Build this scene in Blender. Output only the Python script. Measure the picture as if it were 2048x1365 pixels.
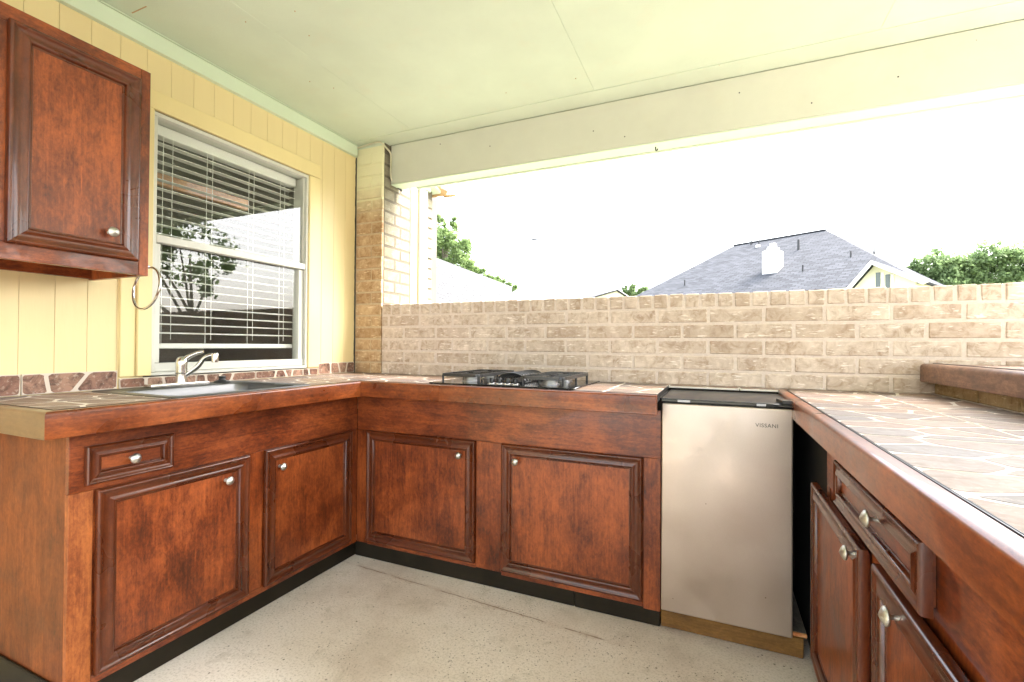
import bpy, bmesh, math, random
import numpy as np
from mathutils import Vector, Matrix, noise as mnoise

for o in list(bpy.data.objects):
    bpy.data.objects.remove(o)
sc = bpy.context.scene
R = math.radians
rnd = random.Random(7)

# ------------------------------------------------------------------ camera
YAW, PITCH, ROLL = .4104, .0088, .0071
cam = bpy.data.cameras.new('camera')
co = bpy.data.objects.new('camera', cam)
sc.collection.objects.link(co)
cam.sensor_width = 36.0
cam.lens = 938.3768 / 2048 * 36
cam.clip_start = .05
cam.clip_end = 2000
f = Vector((-math.sin(YAW), math.cos(YAW), 0)); r = Vector((math.cos(YAW), math.sin(YAW), 0)); u = Vector((0, 0, 1))
f, u = f * math.cos(PITCH) + u * math.sin(PITCH), u * math.cos(PITCH) - f * math.sin(PITCH)
r, u = r * math.cos(ROLL) + u * math.sin(ROLL), u * math.cos(ROLL) - r * math.sin(ROLL)
co.matrix_world = Matrix(((r.x, u.x, -f.x, 0), (r.y, u.y, -f.y, 0), (r.z, u.z, -f.z, 1.125), (0, 0, 0, 1)))
sc.camera = co

# ------------------------------------------------------------------ light
SUN_EL, SUN_AZ = 52, 62           # azimuth measured from +Y towards +X
w = bpy.data.worlds.new('World'); sc.world = w
w.use_nodes = True
nt = w.node_tree; nt.nodes.clear()
sky = nt.nodes.new('ShaderNodeTexSky'); sky.sky_type = 'NISHITA'; sky.sun_disc = False
sky.sun_elevation = R(SUN_EL); sky.sun_rotation = R(SUN_AZ)
sky.air_density = 1.2; sky.dust_density = 5.0; sky.ozone_density = 1.0
hs = nt.nodes.new('ShaderNodeHueSaturation'); hs.inputs['Saturation'].default_value = .42
bg = nt.nodes.new('ShaderNodeBackground'); bg.inputs['Strength'].default_value = .15
wo = nt.nodes.new('ShaderNodeOutputWorld')
nt.links.new(sky.outputs[0], hs.inputs['Color']); nt.links.new(hs.outputs[0], bg.inputs[0]); nt.links.new(bg.outputs[0], wo.inputs[0])
sl = bpy.data.lights.new('sun', 'SUN'); sl.energy = .8; sl.angle = R(26); sl.color = (1, .965, .945)
so = bpy.data.objects.new('sun', sl); sc.collection.objects.link(so)
sd = Vector((math.sin(R(SUN_AZ)) * math.cos(R(SUN_EL)), math.cos(R(SUN_AZ)) * math.cos(R(SUN_EL)), math.sin(R(SUN_EL))))
so.rotation_euler = sd.to_track_quat('Z', 'Y').to_euler()
sc.view_settings.view_transform = 'Standard'
sc.view_settings.look = 'None'
sc.view_settings.gamma = 1
sc.view_settings.use_curve_mapping = False
sc.view_settings.exposure = 3.34
sc.cycles.max_bounces = 10
sc.cycles.diffuse_bounces = 6
sc.cycles.transparent_max_bounces = 16
sc.cycles.use_denoising = True
sc.cycles.sample_clamp_indirect = 8

# ------------------------------------------------------------------ materials
class NB:
    def __init__(s, name):
        s.m = bpy.data.materials.new(name); s.m.use_nodes = True
        s.t = s.m.node_tree; s.t.nodes.clear()
        s.out = s.n('ShaderNodeOutputMaterial')
        s.b = s.n('ShaderNodeBsdfPrincipled')
        s.l(s.b.outputs[0], s.out.inputs[0])
        s.pos = None
    def n(s, k, **kw):
        x = s.t.nodes.new(k)
        for a, v in kw.items(): setattr(x, a, v)
        return x
    def l(s, a, b): s.t.links.new(a, b)
    def inp(s, x, k, v):
        if hasattr(v, 'is_linked') or hasattr(v, 'links'): s.l(v, x.inputs[k])
        else: x.inputs[k].default_value = v
    def P(s, scale=(1, 1, 1), rand=0.0, src='pos'):
        g = s.n('ShaderNodeNewGeometry').outputs['Position'] if src == 'pos' else s.n('ShaderNodeTexCoord').outputs['Object']
        if rand:
            oi = s.n('ShaderNodeObjectInfo')
            mm = s.n('ShaderNodeMath', operation='MULTIPLY'); s.l(oi.outputs['Random'], mm.inputs[0]); mm.inputs[1].default_value = rand
            va = s.n('ShaderNodeVectorMath', operation='ADD'); s.l(g, va.inputs[0]); s.l(mm.outputs[0], va.inputs[1]); g = va.outputs[0]
        mp = s.n('ShaderNodeVectorMath', operation='MULTIPLY'); s.l(g, mp.inputs[0]); mp.inputs[1].default_value = scale
        return mp.outputs[0]
    def noise(s, vec, scale, detail=4, rough=.55, dist=0.0):
        x = s.n('ShaderNodeTexNoise'); s.l(vec, x.inputs['Vector']); x.inputs['Scale'].default_value = scale
        x.inputs['Detail'].default_value = detail; x.inputs['Roughness'].default_value = rough; x.inputs['Distortion'].default_value = dist
        return x.outputs['Fac']
    def vor(s, vec, scale, feature='F1', rnd_=1.0):
        x = s.n('ShaderNodeTexVoronoi', feature=feature); s.l(vec, x.inputs['Vector']); x.inputs['Scale'].default_value = scale
        x.inputs['Randomness'].default_value = rnd_
        return x
    def ramp(s, fac, stops, interp='LINEAR'):
        x = s.n('ShaderNodeValToRGB'); s.l(fac, x.inputs[0]); e = x.color_ramp.elements; x.color_ramp.interpolation = interp
        while len(e) < len(stops): e.new(.5)
        for i, (p, c) in enumerate(stops):
            e[i].position = p; e[i].color = (*c, 1) if len(c) == 3 else c
        return x.outputs[0]
    def g(s, fac, a, b, lo=0.0, hi=1.0):
        x = s.n('ShaderNodeMapRange'); s.l(fac, x.inputs[0]); x.inputs[1].default_value = a; x.inputs[2].default_value = b
        x.inputs[3].default_value = lo; x.inputs[4].default_value = hi
        return x.outputs[0]
    def mix(s, fac, a, b, mode='MIX'):
        x = s.n('ShaderNodeMix', data_type='RGBA', blend_type=mode)
        if isinstance(fac, (int, float)): x.inputs[0].default_value = fac
        else: s.l(fac, x.inputs[0])
        for i, c in ((6, a), (7, b)):
            if isinstance(c, tuple): x.inputs[i].default_value = (*c, 1)
            else: s.l(c, x.inputs[i])
        return x.outputs[2]
    def math(s, op, a, b=0.0):
        x = s.n('ShaderNodeMath', operation=op)
        for i, v in ((0, a), (1, b)):
            if isinstance(v, (int, float)): x.inputs[i].default_value = v
            else: s.l(v, x.inputs[i])
        return x.outputs[0]
    def rand(s): return s.n('ShaderNodeObjectInfo').outputs['Random']
    def bump(s, h, strength=.3, dist=.002):
        x = s.n('ShaderNodeBump'); s.l(h, x.inputs['Height']); x.inputs['Strength'].default_value = strength; x.inputs['Distance'].default_value = dist
        s.l(x.outputs[0], s.b.inputs['Normal'])
    def set(s, col=None, rough=None, metal=None, spec=None, coat=None):
        for k, v in (('Base Color', col), ('Roughness', rough), ('Metallic', metal), ('Specular IOR Level', spec), ('Coat Weight', coat)):
            if v is None: continue
            if isinstance(v, tuple): s.b.inputs[k].default_value = (*v, 1)
            elif isinstance(v, (int, float)): s.b.inputs[k].default_value = v
            else: s.l(v, s.b.inputs[k])
        return s.m

def wood(name, dark, mid, light, axis, rough=.38, rand=7.0, blotch=1.0, coat=.25):
    b = NB(name)
    st = {'x': (.38, 1, 1), 'y': (1, .38, 1), 'z': (1, 1, .38)}[axis]
    gr = {'x': (.03, 1, 1), 'y': (1, .03, 1), 'z': (1, 1, .03)}[axis]
    gr2 = {'x': (.6, 1, 1), 'y': (1, .6, 1), 'z': (1, 1, .6)}[axis]
    p1 = b.P(st, rand); p2 = b.P(gr, rand); p0 = b.P((1, 1, 1), rand)
    n1 = b.noise(p1, 13, 8, .72, .8)
    n0 = b.noise(p0, 4.5, 3, .5, .4)
    n2 = b.noise(p2, 120, 4, .75)
    fig = b.noise(b.P(st, rand), 34, 4, .7, 2.2)
    spk = b.noise(b.P(gr2, rand), 95, 6, .8, .4)
    s = b.math('ADD', b.math('MULTIPLY', n1, .34 * blotch), b.math('MULTIPLY', n0, .29))
    s = b.math('ADD', s, b.math('MULTIPLY', n2, .19))
    s = b.math('ADD', s, b.math('MULTIPLY', fig, .18))
    s = b.math('ADD', s, b.math('MULTIPLY', b.math('SUBTRACT', spk, .5), .26))
    s = b.math('ADD', s, b.math('MULTIPLY', b.math('SUBTRACT', b.rand(), .5), .035))
    c = b.ramp(s, [(.385, dark), (.475, mid), (.555, light), (.68, tuple(min(1, x * 1.7) for x in light))])
    # small worn pale rubs
    wr = b.g(b.noise(b.P(gr, rand + 3), 60, 6, .75, .3), .66, .74)
    wr = b.math('MULTIPLY', wr, b.g(b.noise(p0, 7, 2), .5, .62))
    c = b.mix(b.math('MULTIPLY', wr, .6), c, tuple(min(1, x * 2.4) for x in light))
    b.bump(n2, .12, .001)
    return b.set(c, b.g(n0, .3, .7, rough - .06, rough + .1), spec=.45, coat=coat)

D_, M_, L_ = (.052, .011, .0035), (.155, .030, .0065), (.285, .066, .014)
M = {}
for ax in 'xyz':
    M['wood_' + ax] = wood('stained_wood_' + ax, D_, M_, L_, ax)
    M['mold_' + ax] = wood('molding_wood_' + ax, (.050, .012, .004), (.078, .017, .005), (.115, .026, .007), ax, .27, 5, coat=.22)
M['wood_end'] = wood('end_panel_wood', (.06, .017, .004), (.135, .034, .008), (.20, .055, .012), 'z', .55, coat=.0)
M['wood_lip'] = wood('countertop_edge_wood', (.06, .013, .003), (.15, .031, .006), (.26, .063, .012), 'y', .3, 5, coat=.3)
M['wood_lip_x'] = wood('countertop_edge_wood_x', (.06, .013, .003), (.145, .03, .006), (.25, .06, .011), 'x', .3, 5, coat=.3)
M['wood_bar'] = wood('bar_edge_wood', (.05, .016, .008), (.13, .05, .027), (.23, .11, .066), 'y', .32, 5, coat=.3)
M['wood_raw'] = wood('worn_orange_wood', (.08, .018, .005), (.22, .052, .011), (.36, .105, .024), 'z', .5, 5, coat=.05)
M['glare_wood'] = wood('glare_lip_wood', (.10, .044, .012), (.13, .06, .018), (.16, .078, .026), 'x', .35, 5, coat=.4)  # end lip: grazing glare put into the wood colour as tan
M['pine'] = wood('pine_board', (.08, .035, .006), (.15, .07, .012), (.22, .11, .025), 'x', .6, 9, coat=0)
M['ply'] = wood('weathered_plywood', (.12, .10, .08), (.22, .19, .15), (.32, .28, .23), 'y', .7, 9, coat=0)
M['rawend'] = wood('raw_wood_end', (.35, .08, .02), (.5, .16, .05), (.7, .35, .15), 'x', .6, 9, coat=0)

def paint(name, col, var=.06, rough=.5, bumps=.15, bscale=90, dirt=0.0, dirtcol=(.35, .30, .2), stretch=(1, 1, 1), spots=False):
    b = NB(name)
    n = b.noise(b.P(stretch, 3), 3.0, 5, .6); n2 = b.noise(b.P(stretch, 3), bscale, 3, .6)
    c = b.mix(b.g(n, .3, .7), tuple(x * (1 - var) for x in col), tuple(min(.95, x * (1 + var)) for x in col))
    if dirt:
        c = b.mix(b.math('MULTIPLY', b.g(b.noise(b.P(stretch), 7, 6, .7), .55, .8), dirt), c, dirtcol)
    if spots:
        v = b.vor(b.P(), 9); k = b.math('LESS_THAN', v.outputs['Distance'], .022)
        c = b.mix(b.math('MULTIPLY', k, .8), c, (.05, .04, .03))
    b.bump(n2, bumps, .002)
    return b.set(c, rough)
M['yellow'] = paint('yellow_siding_paint', (.74, .61, .33), .05, .42, .25, 60, .12, (.5, .38, .14), (1, 1, .12))
M['yellow_trim'] = paint('yellow_trim_paint', (.77, .64, .33), .04, .40, .12, 60, .05, (.5, .38, .14), (1, 1, .3))
M['bounce_green'] = paint('bounce_green_trim_paint', (.60, .70, .54), .03, .45, .08, 60, .1, (.5, .5, .3))  # green of light bounced off the lawn, put into trim and soffit colour
M['ceil'] = paint('cream_bounce_ceiling_paint', (.545, .62, .495), .05, .55, .2, 140, .22, (.62, .52, .36), spots=False)  # cream paint with the lawn's bounced green tinted in
M['beam'] = paint('cream_beam_paint', (.53, .54, .455), .05, .55, .2, 140, .2, (.5, .45, .3), spots=True)
M['white'] = paint('white_trim_paint', (.62, .61, .52), .03, .45, .05)
M['cream_strip'] = paint('cream_strip_paint', (.19, .13, .05), .04, .5, .05)
M['alu'] = paint('aluminium_window_frame', (.62, .62, .57), .03, .35, .03)
M['blind'] = paint('white_blind_plastic', (.88, .88, .84), .02, .4, .02)
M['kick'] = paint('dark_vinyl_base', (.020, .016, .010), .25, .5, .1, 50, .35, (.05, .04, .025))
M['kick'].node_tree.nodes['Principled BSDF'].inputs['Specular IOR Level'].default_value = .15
M['black'] = paint('black_plastic', (.009, .009, .010), .1, .32, .03)
M['dark'] = paint('dark_inside_shade', (.010, .007, .005), .2, .9, .1)  # near-black colour carries the shade inside cabinets and the fridge gap
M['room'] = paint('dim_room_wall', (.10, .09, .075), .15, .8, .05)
M['room_board'] = wood('orange_room_board', (.35, .15, .05), (.55, .26, .10), (.7, .36, .16), 'y', .5, 3)
M['sealant'] = paint('dark_joint_sealant', (.03, .025, .02), .2, .5, .1)
M['fascia'] = paint('brown_fascia_wood', (.42, .25, .11), .15, .6, .2, 50, .5, (.12, .07, .03))
M['cable'] = paint('painted_cable', (.55, .53, .38), .2, .5, .1, 40, .6, (.05, .05, .03))
M['rubber'] = paint('black_rubber', (.02, .02, .022), .1, .45, .05)
M['enamel'] = paint('black_cooktop_glass', (.012, .012, .014), .1, .12, .0)
M['cast'] = paint('cast_iron_black', (.022, .022, .024), .2, .28, .25, 200)

def metal(name, col, rough, aniso=None, bumpy=0.0):
    b = NB(name)
    n = b.noise(b.P(aniso or (1, 1, 1), 2), 120 if aniso else 6, 4, .6)
    if bumpy: b.bump(b.noise(b.P(), 260, 3, .7), bumpy, .002)
    return b.set(b.mix(b.g(n, .3, .7), tuple(x * .93 for x in col), col), b.g(n, .3, .7, rough * .9, rough * 1.15), 1.0)
M['chrome'] = metal('brushed_nickel', (.72, .70, .66), .18)
M['steel'] = metal('sink_stainless_steel', (.19, .19, .195), .42, (.05, 1, 1))
M['pewter'] = metal('pewter_knob_metal', (.62, .62, .57), .36, None, .6)
M['burner'] = metal('burner_aluminium', (.36, .36, .37), .4)
b = NB('champagne_fridge_steel')
n = b.noise(b.P((1, 1, .02)), 420, 2, .5); sp = b.noise(b.P(), 600, 2, .5); blo = b.noise(b.P(), 2.2, 3, .5)
v = b.vor(b.P(), 13); spot = b.math('LESS_THAN', v.outputs['Distance'], .03)
blo2 = b.noise(b.P((1, 1, 1), 2), 6, 4, .6)
c = b.mix(b.g(b.math('ADD', b.math('MULTIPLY', blo, .6), b.math('MULTIPLY', blo2, .4)), .38, .62), (.46, .385, .335), (.58, .50, .445)); c = b.mix(b.math('MULTIPLY', b.g(sp, .35, .65), .25), c, (.42, .33, .24)); c = b.mix(b.math('MULTIPLY', spot, .7), c, (.08, .05, .03))
b.bump(sp, .05, .001)
M['fridge'] = b.set(c, b.g(blo2, .35, .65, .30, .52), .75)

def brickmat(name, a, c2, c3, scratch, paintz=None, mort=False):
    b = NB(name)
    p = b.P((1, 1, 1), 11); rd = b.rand()
    n = b.noise(p, 24, 5, .65, .8)
    c = b.ramp(n, [(.32, c3), (.48, a), (.62, c2), (.75, tuple(x * 1.15 for x in c2))])
    c = b.mix(b.g(rd, 0, 1, 0, .5), c, c3)
    c = b.mix(b.math('MULTIPLY', b.g(b.noise(p, 9, 2), .5, .7), .45), c, tuple(x * 1.12 for x in c2))
    # short slanted drag scratches pressed into the brick face, in two directions
    def slash(ang, sd):
        mp = b.n('ShaderNodeMapping'); b.l(b.P((1, 1, 1), 11 + sd), mp.inputs[0]); mp.inputs['Rotation'].default_value = (ang * .6, ang, 0); mp.inputs['Scale'].default_value = (6, 6, 34)
        return b.g(b.noise(mp.outputs[0], 3.0, 2, .5, .6), .635, .69)
    line = b.math('MAXIMUM', slash(.75, 0), b.math('MULTIPLY', slash(-.6, 5), .8))
    line = b.math('MULTIPLY', line, b.g(b.noise(p, 18, 2), .42, .52))
    c = b.mix(b.math('MULTIPLY', line, .8), c, scratch)
    dk = b.g(b.noise(b.P((1, 1, 1), 4), 45, 4, .7), .66, .76)
    c = b.mix(b.math('MULTIPLY', dk, .4), c, tuple(x * .45 for x in c3))
    if paintz:
        pz = b.n('ShaderNodeSeparateXYZ'); b.l(b.P(), pz.inputs[0])
        k = b.math('ADD', pz.outputs[2], b.math('MULTIPLY', b.noise(b.P(), 14, 4), .12))
        c = b.mix(b.g(k, paintz - .02, paintz + .22), c, (.70, .68, .46))
    h = b.math('ADD', b.math('MULTIPLY', n, .7), b.math('MULTIPLY', line, .6))
    h = b.math('ADD', h, b.math('MULTIPLY', b.noise(p, 150, 4, .7), .4))
    b.bump(h, .55, .004)
    return b.set(c, .85, spec=.25)
M['brick'] = brickmat('tan_brick', (.56, .455, .38), (.68, .575, .50), (.37, .265, .195), (.87, .79, .73))
M['brick_col'] = brickmat('column_brick', (.44, .29, .165), (.56, .41, .26), (.29, .175, .09), (.76, .62, .42), 2.02)
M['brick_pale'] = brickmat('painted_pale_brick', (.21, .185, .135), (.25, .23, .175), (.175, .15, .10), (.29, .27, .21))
M['brick_bar'] = brickmat('stained_bar_brick', (.36, .25, .13), (.46, .35, .21), (.22, .14, .07), (.55, .44, .28))
def mortar(name, a, paintz=None):
    b = NB(name); n = b.noise(b.P(), 70, 5, .7)
    c = b.mix(b.g(n, .3, .7), tuple(x * .82 for x in a), a)
    if paintz:
        pz = b.n('ShaderNodeSeparateXYZ'); b.l(b.P(), pz.inputs[0])
        c = b.mix(b.g(pz.outputs[2], paintz - .02, paintz + .06), c, (.70, .68, .46))
    b.bump(n, .5, .003); return b.set(c, .9, spec=.2)
M['mortar'] = mortar('wall_mortar', (.71, .605, .545))
M['mortar_col'] = mortar('column_mortar', (.56, .44, .30), 2.02)
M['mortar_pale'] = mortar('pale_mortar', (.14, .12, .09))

def stonemat(name, cols, dark, rough, contrast):
    b = NB(name); rd = b.rand(); p = b.P((1, 1, 1), 5)
    c = b.ramp(rd, [(i / (len(cols) - 1), cc) for i, cc in enumerate(cols)])
    n = b.noise(b.P((.8, 1.1, 1), 5), 20, 6, .7, 1.0)
    c = b.mix(b.g(n, .42, .68, 0, contrast), c, dark)
    c = b.mix(b.g(b.noise(p, 60, 4, .7), .55, .75, 0, contrast * .5), c, (.75, .66, .55))
    b.bump(n, .15, .001)
    return b.set(c, b.g(n, .3, .7, rough, rough + .15), spec=.35)
M['stone'] = stonemat('counter_tile_stone_print', [(.31, .20, .15), (.20, .145, .125), (.34, .235, .185), (.18, .15, .145), (.28, .175, .125), (.38, .28, .225)], (.15, .10, .08), .42, .5)
M['stone_dk'] = stonemat('backsplash_stone_print', [(.24, .115, .075), (.44, .28, .20), (.13, .055, .035), (.36, .205, .145), (.18, .08, .055)], (.05, .022, .014), .35, 1.0)
M['tile'] = paint('tile_cream_ground', (.78, .72, .66), .04, .3, .05, 60, .08, (.5, .42, .33))
M['tile_back'] = paint('backsplash_cream_ground', (.60, .52, .44), .06, .4, .05, 60, .2, (.4, .28, .2))

b = NB('concrete_floor')
P = b.P()
n1 = b.noise(P, 1.6, 6, .62); n2 = b.noise(P, 9, 6, .7, .5); n3 = b.noise(P, 120, 3, .6)
c = b.ramp(n1, [(.34, (.56, .475, .41)), (.5, (.73, .655, .59)), (.66, (.79, .73, .68))])
c = b.mix(b.g(n2, .56, .74, 0, .55), c, (.36, .30, .23))
c = b.mix(b.g(n3, .48, .70, 0, .5), c, (.38, .32, .26))
for scl, th, am in ((26, .12, .9), (60, .2, .75), (140, .24, .4), (9, .05, .9), (34, .10, .9)):
    v = b.vor(P, scl); k = b.g(v.outputs['Distance'], th * .55, th, 1, 0)
    mask = b.g(b.noise(P, 2.2 if scl > 30 else 3.1, 4), .42, .56)
    c = b.mix(b.math('MULTIPLY', b.math('MULTIPLY', k, mask), am), c, (.10, .075, .05))
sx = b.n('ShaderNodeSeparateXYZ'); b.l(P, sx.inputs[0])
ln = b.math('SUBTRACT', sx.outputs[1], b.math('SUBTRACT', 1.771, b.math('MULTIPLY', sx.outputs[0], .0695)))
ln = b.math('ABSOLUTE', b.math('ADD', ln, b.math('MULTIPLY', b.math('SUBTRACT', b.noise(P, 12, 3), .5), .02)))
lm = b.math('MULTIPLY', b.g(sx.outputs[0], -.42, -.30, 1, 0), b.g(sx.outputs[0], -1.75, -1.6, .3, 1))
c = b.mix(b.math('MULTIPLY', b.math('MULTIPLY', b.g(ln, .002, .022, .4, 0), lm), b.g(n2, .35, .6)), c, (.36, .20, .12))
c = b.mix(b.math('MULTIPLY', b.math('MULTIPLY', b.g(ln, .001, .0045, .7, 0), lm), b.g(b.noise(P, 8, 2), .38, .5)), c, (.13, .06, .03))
b.bump(b.math('ADD', n3, b.math('MULTIPLY', n2, .8)), .25, .003)
M['floor'] = b.set(c, b.g(n2, .3, .7, .55, .75), spec=.3)

b = NB('lawn_grass'); P = b.P(); n = b.noise(P, 2, 5, .7)
M['lawn'] = b.set(b.mix(b.g(b.noise(P, 60, 3), .3, .7), b.mix(n, (.15, .165, .10), (.19, .20, .13)), (.24, .25, .17)), .9, spec=.1)

def leafmat(name, a, c2):
    b = NB(name); n = b.noise(b.P(), .8, 3, .6); n2 = b.noise(b.P(), 14, 2, .5)
    c = b.mix(b.g(n, .35, .65), a, c2); c = b.mix(b.g(n2, .4, .6, 0, .5), c, tuple(x * 1.5 for x in c2))
    b.set(c, .6, spec=.25)
    tr = b.n('ShaderNodeBsdfTranslucent'); b.l(c, tr.inputs[0])
    mx = b.n('ShaderNodeMixShader'); mx.inputs[0].default_value = .5
    b.l(b.b.outputs[0], mx.inputs[1]); b.l(tr.outputs[0], mx.inputs[2]); b.l(mx.outputs[0], b.out.inputs[0])
    return b.m
M['leaf'] = leafmat('tree_leaves', (.13, .20, .07), (.19, .26, .10))
M['leaf2'] = leafmat('far_tree_leaves', (.125, .19, .08), (.18, .25, .11))
M['bark'] = paint('tree_bark', (.30, .26, .2), .3, .9, .6, 20)
M['fence'] = wood('dark_fence_wood', (.03, .022, .018), (.05, .035, .028), (.08, .055, .04), 'z', .8, 5, coat=0)

def shingle(name, a, c2, row, ax, bumpk=.4):
    b = NB(name); P = b.P(ax)
    br = b.n('ShaderNodeTexBrick'); tc = b.n('ShaderNodeTexCoord'); b.l(tc.outputs['UV'], br.inputs['Vector'])
    br.inputs['Scale'].default_value = 1; br.inputs['Brick Width'].default_value = row * 2.4; br.inputs['Row Height'].default_value = row
    br.inputs['Mortar Size'].default_value = row * (.12 if row < .2 else .08); br.inputs['Color1'].default_value = (*a, 1); br.inputs['Color2'].default_value = (*c2, 1)
    br.inputs['Mortar'].default_value = (*[x * .4 for x in a], 1); br.inputs['Bias'].default_value = 0
    n = b.noise(b.P(), 5, 5, .7)
    c = b.mix(b.g(n, .35, .65, 0, .4), br.outputs['Color'], c2)
    b.bump(br.outputs['Fac'], -bumpk, .02)
    return b.set(c, .9, spec=.2)
M['shingle'] = shingle('grey_shingles', (.038, .040, .045), (.080, .084, .094), .22, (1, 1, 1))
M['shingle_w'] = shingle('pale_shingles', (.070, .070, .073), (.094, .093, .096), .16, (1, 1, 1))
M['stucco'] = paint('cream_house_wall', (.80, .76, .58), .04, .8)
M['chim'] = paint('white_chimney_siding', (.85, .84, .82), .03, .7)
M['ext_white'] = paint('white_soffit_paint', (.78, .76, .68), .04, .7)
M['winglass'] = NB('house_window_glass').set((.10, .12, .12), .15)

b = NB('window_glass')
fr = b.n('ShaderNodeFresnel'); b.l(b.g(b.n('ShaderNodeNewGeometry').outputs['Backfacing'], 0, 1, 1.55, 1 / 1.55), fr.inputs[0])
tr = b.n('ShaderNodeBsdfTransparent'); tr.inputs[0].default_value = (.97, .98, .975, 1)
gl = b.n('ShaderNodeBsdfGlossy'); gl.inputs['Roughness'].default_value = .0
mx = b.n('ShaderNodeMixShader'); b.l(fr.outputs[0], mx.inputs[0]); b.l(tr.outputs[0], mx.inputs[1]); b.l(gl.outputs[0], mx.inputs[2]); b.l(mx.outputs[0], b.out.inputs[0])
b.t.nodes.remove(b.b)
M['glass'] = b.m

# ------------------------------------------------------------------ object helpers
OFF = {}
def link(o): sc.collection.objects.link(o); return o
def tag(o, label, cat, group=None):
    o['label'] = label; o['category'] = cat
    if group: o['group'] = group
    return o
def thing(name, loc, label, cat, group=None):
    o = link(bpy.data.objects.new(name, None)); o.location = loc; o.empty_display_size = .1
    OFF[o.name] = Vector(loc)
    return tag(o, label, cat, group)
def finish(bm, name, sharp=40):
    bmesh.ops.recalc_face_normals(bm, faces=bm.faces)
    me = bpy.data.meshes.new(name); bm.to_mesh(me); bm.free()
    me.shade_smooth()
    me.set_sharp_from_angle(angle=R(sharp))
    return me
def obj(name, bm, mat, parent=None, loc=None, sharp=40):
    """link a mesh given in world coordinates as a part of parent"""
    base = OFF[parent.name] if parent else Vector(loc or (0, 0, 0))
    bmesh.ops.translate(bm, verts=bm.verts, vec=-base)
    me = finish(bm, name, sharp)
    if isinstance(mat, (list, tuple)):
        for m_ in mat: me.materials.append(m_)
    else: me.materials.append(mat)
    o = link(bpy.data.objects.new(name, me))
    if parent: o.parent = parent; OFF[o.name] = base
    else: o.location = base; OFF[o.name] = base
    return o
def struct(name, bm, mat):
    o = obj(name, bm, mat); o['kind'] = 'structure'; return o
def box(bm, a, c, bev=0.0, seg=1):
    x0, y0, z0 = [min(p, q) for p, q in zip(a, c)]; x1, y1, z1 = [max(p, q) for p, q in zip(a, c)]
    vs = [bm.verts.new(p) for p in ((x0, y0, z0), (x1, y0, z0), (x1, y1, z0), (x0, y1, z0), (x0, y0, z1), (x1, y0, z1), (x1, y1, z1), (x0, y1, z1))]
    fs = [bm.faces.new([vs[i] for i in q]) for q in ((0, 3, 2, 1), (4, 5, 6, 7), (0, 1, 5, 4), (1, 2, 6, 5), (2, 3, 7, 6), (3, 0, 4, 7))]
    if bev:
        es = list({e for f_ in fs for e in f_.edges})
        bmesh.ops.bevel(bm, geom=es, offset=bev, segments=seg, profile=.6, affect='EDGES')
    return bm
def B(a, c, bev=0.0, seg=1): return box(bmesh.new(), a, c, bev, seg)
def prism(pts, lo, hi, axis):
    """polygon (2D) extruded along axis"""
    bm = bmesh.new()
    def mk(p, t): return {'x': (t, p[0], p[1]), 'y': (p[0], t, p[1]), 'z': (p[0], p[1], t)}[axis]
    a = [bm.verts.new(mk(p, lo)) for p in pts]; c = [bm.verts.new(mk(p, hi)) for p in pts]
    bm.faces.new(a); bm.faces.new(c[::-1])
    for i in range(len(pts)): bm.faces.new((a[i], a[i - 1], c[i - 1], c[i]))
    return bm
def tube(bm, pts, rad, seg=10, cap=True):
    pts = [Vector(p) for p in pts]; rads = rad if isinstance(rad, (list, tuple)) else [rad] * len(pts)
    rings = []; up = None
    for i, p in enumerate(pts):
        t = (pts[min(i + 1, len(pts) - 1)] - pts[max(i - 1, 0)]).normalized()
        if up is None: up = Vector((0, 0, 1)) if abs(t.z) < .9 else Vector((1, 0, 0))
        s = t.cross(up).normalized(); up = s.cross(t).normalized()
        rings.append([bm.verts.new(p + (s * math.cos(k * 2 * math.pi / seg) + up * math.sin(k * 2 * math.pi / seg)) * rads[i]) for k in range(seg)])
    for a, c in zip(rings, rings[1:]):
        for k in range(seg): bm.faces.new((a[k], a[(k + 1) % seg], c[(k + 1) % seg], c[k]))
    if cap: bm.faces.new(rings[0][::-1]); bm.faces.new(rings[-1])
    return bm
def lathe(bm, prof, origin, axis=(0, 0, 1), seg=20):
    """prof: (radius, height along axis)"""
    ax = Vector(axis).normalized(); q = ax.to_track_quat('Z', 'Y'); o_ = Vector(origin); rings = []
    for rr, h in prof:
        rings.append([bm.verts.new(o_ + q @ Vector((rr * math.cos(k * 2 * math.pi / seg), rr * math.sin(k * 2 * math.pi / seg), h))) for k in range(seg)])
    for a, c in zip(rings, rings[1:]):
        for k in range(seg): bm.faces.new((a[k], a[(k + 1) % seg], c[(k + 1) % seg], c[k]))
    bm.faces.new(rings[0][::-1]); bm.faces.new(rings[-1])
    return bm
def smooth_path(pts, n=8):
    pts = [Vector(p) for p in pts]; out = []
    P_ = [pts[0]] + pts + [pts[-1]]
    for i in range(1, len(P_) - 2):
        for k in range(n):
            t = k / n; a, b_, c, d = P_[i - 1], P_[i], P_[i + 1], P_[i + 2]
            out.append(.5 * ((2 * b_) + (-a + c) * t + (2 * a - 5 * b_ + 4 * c - d) * t * t + (-a + 3 * b_ - 3 * c + d) * t ** 3))
    out.append(pts[-1]); return out

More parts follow.
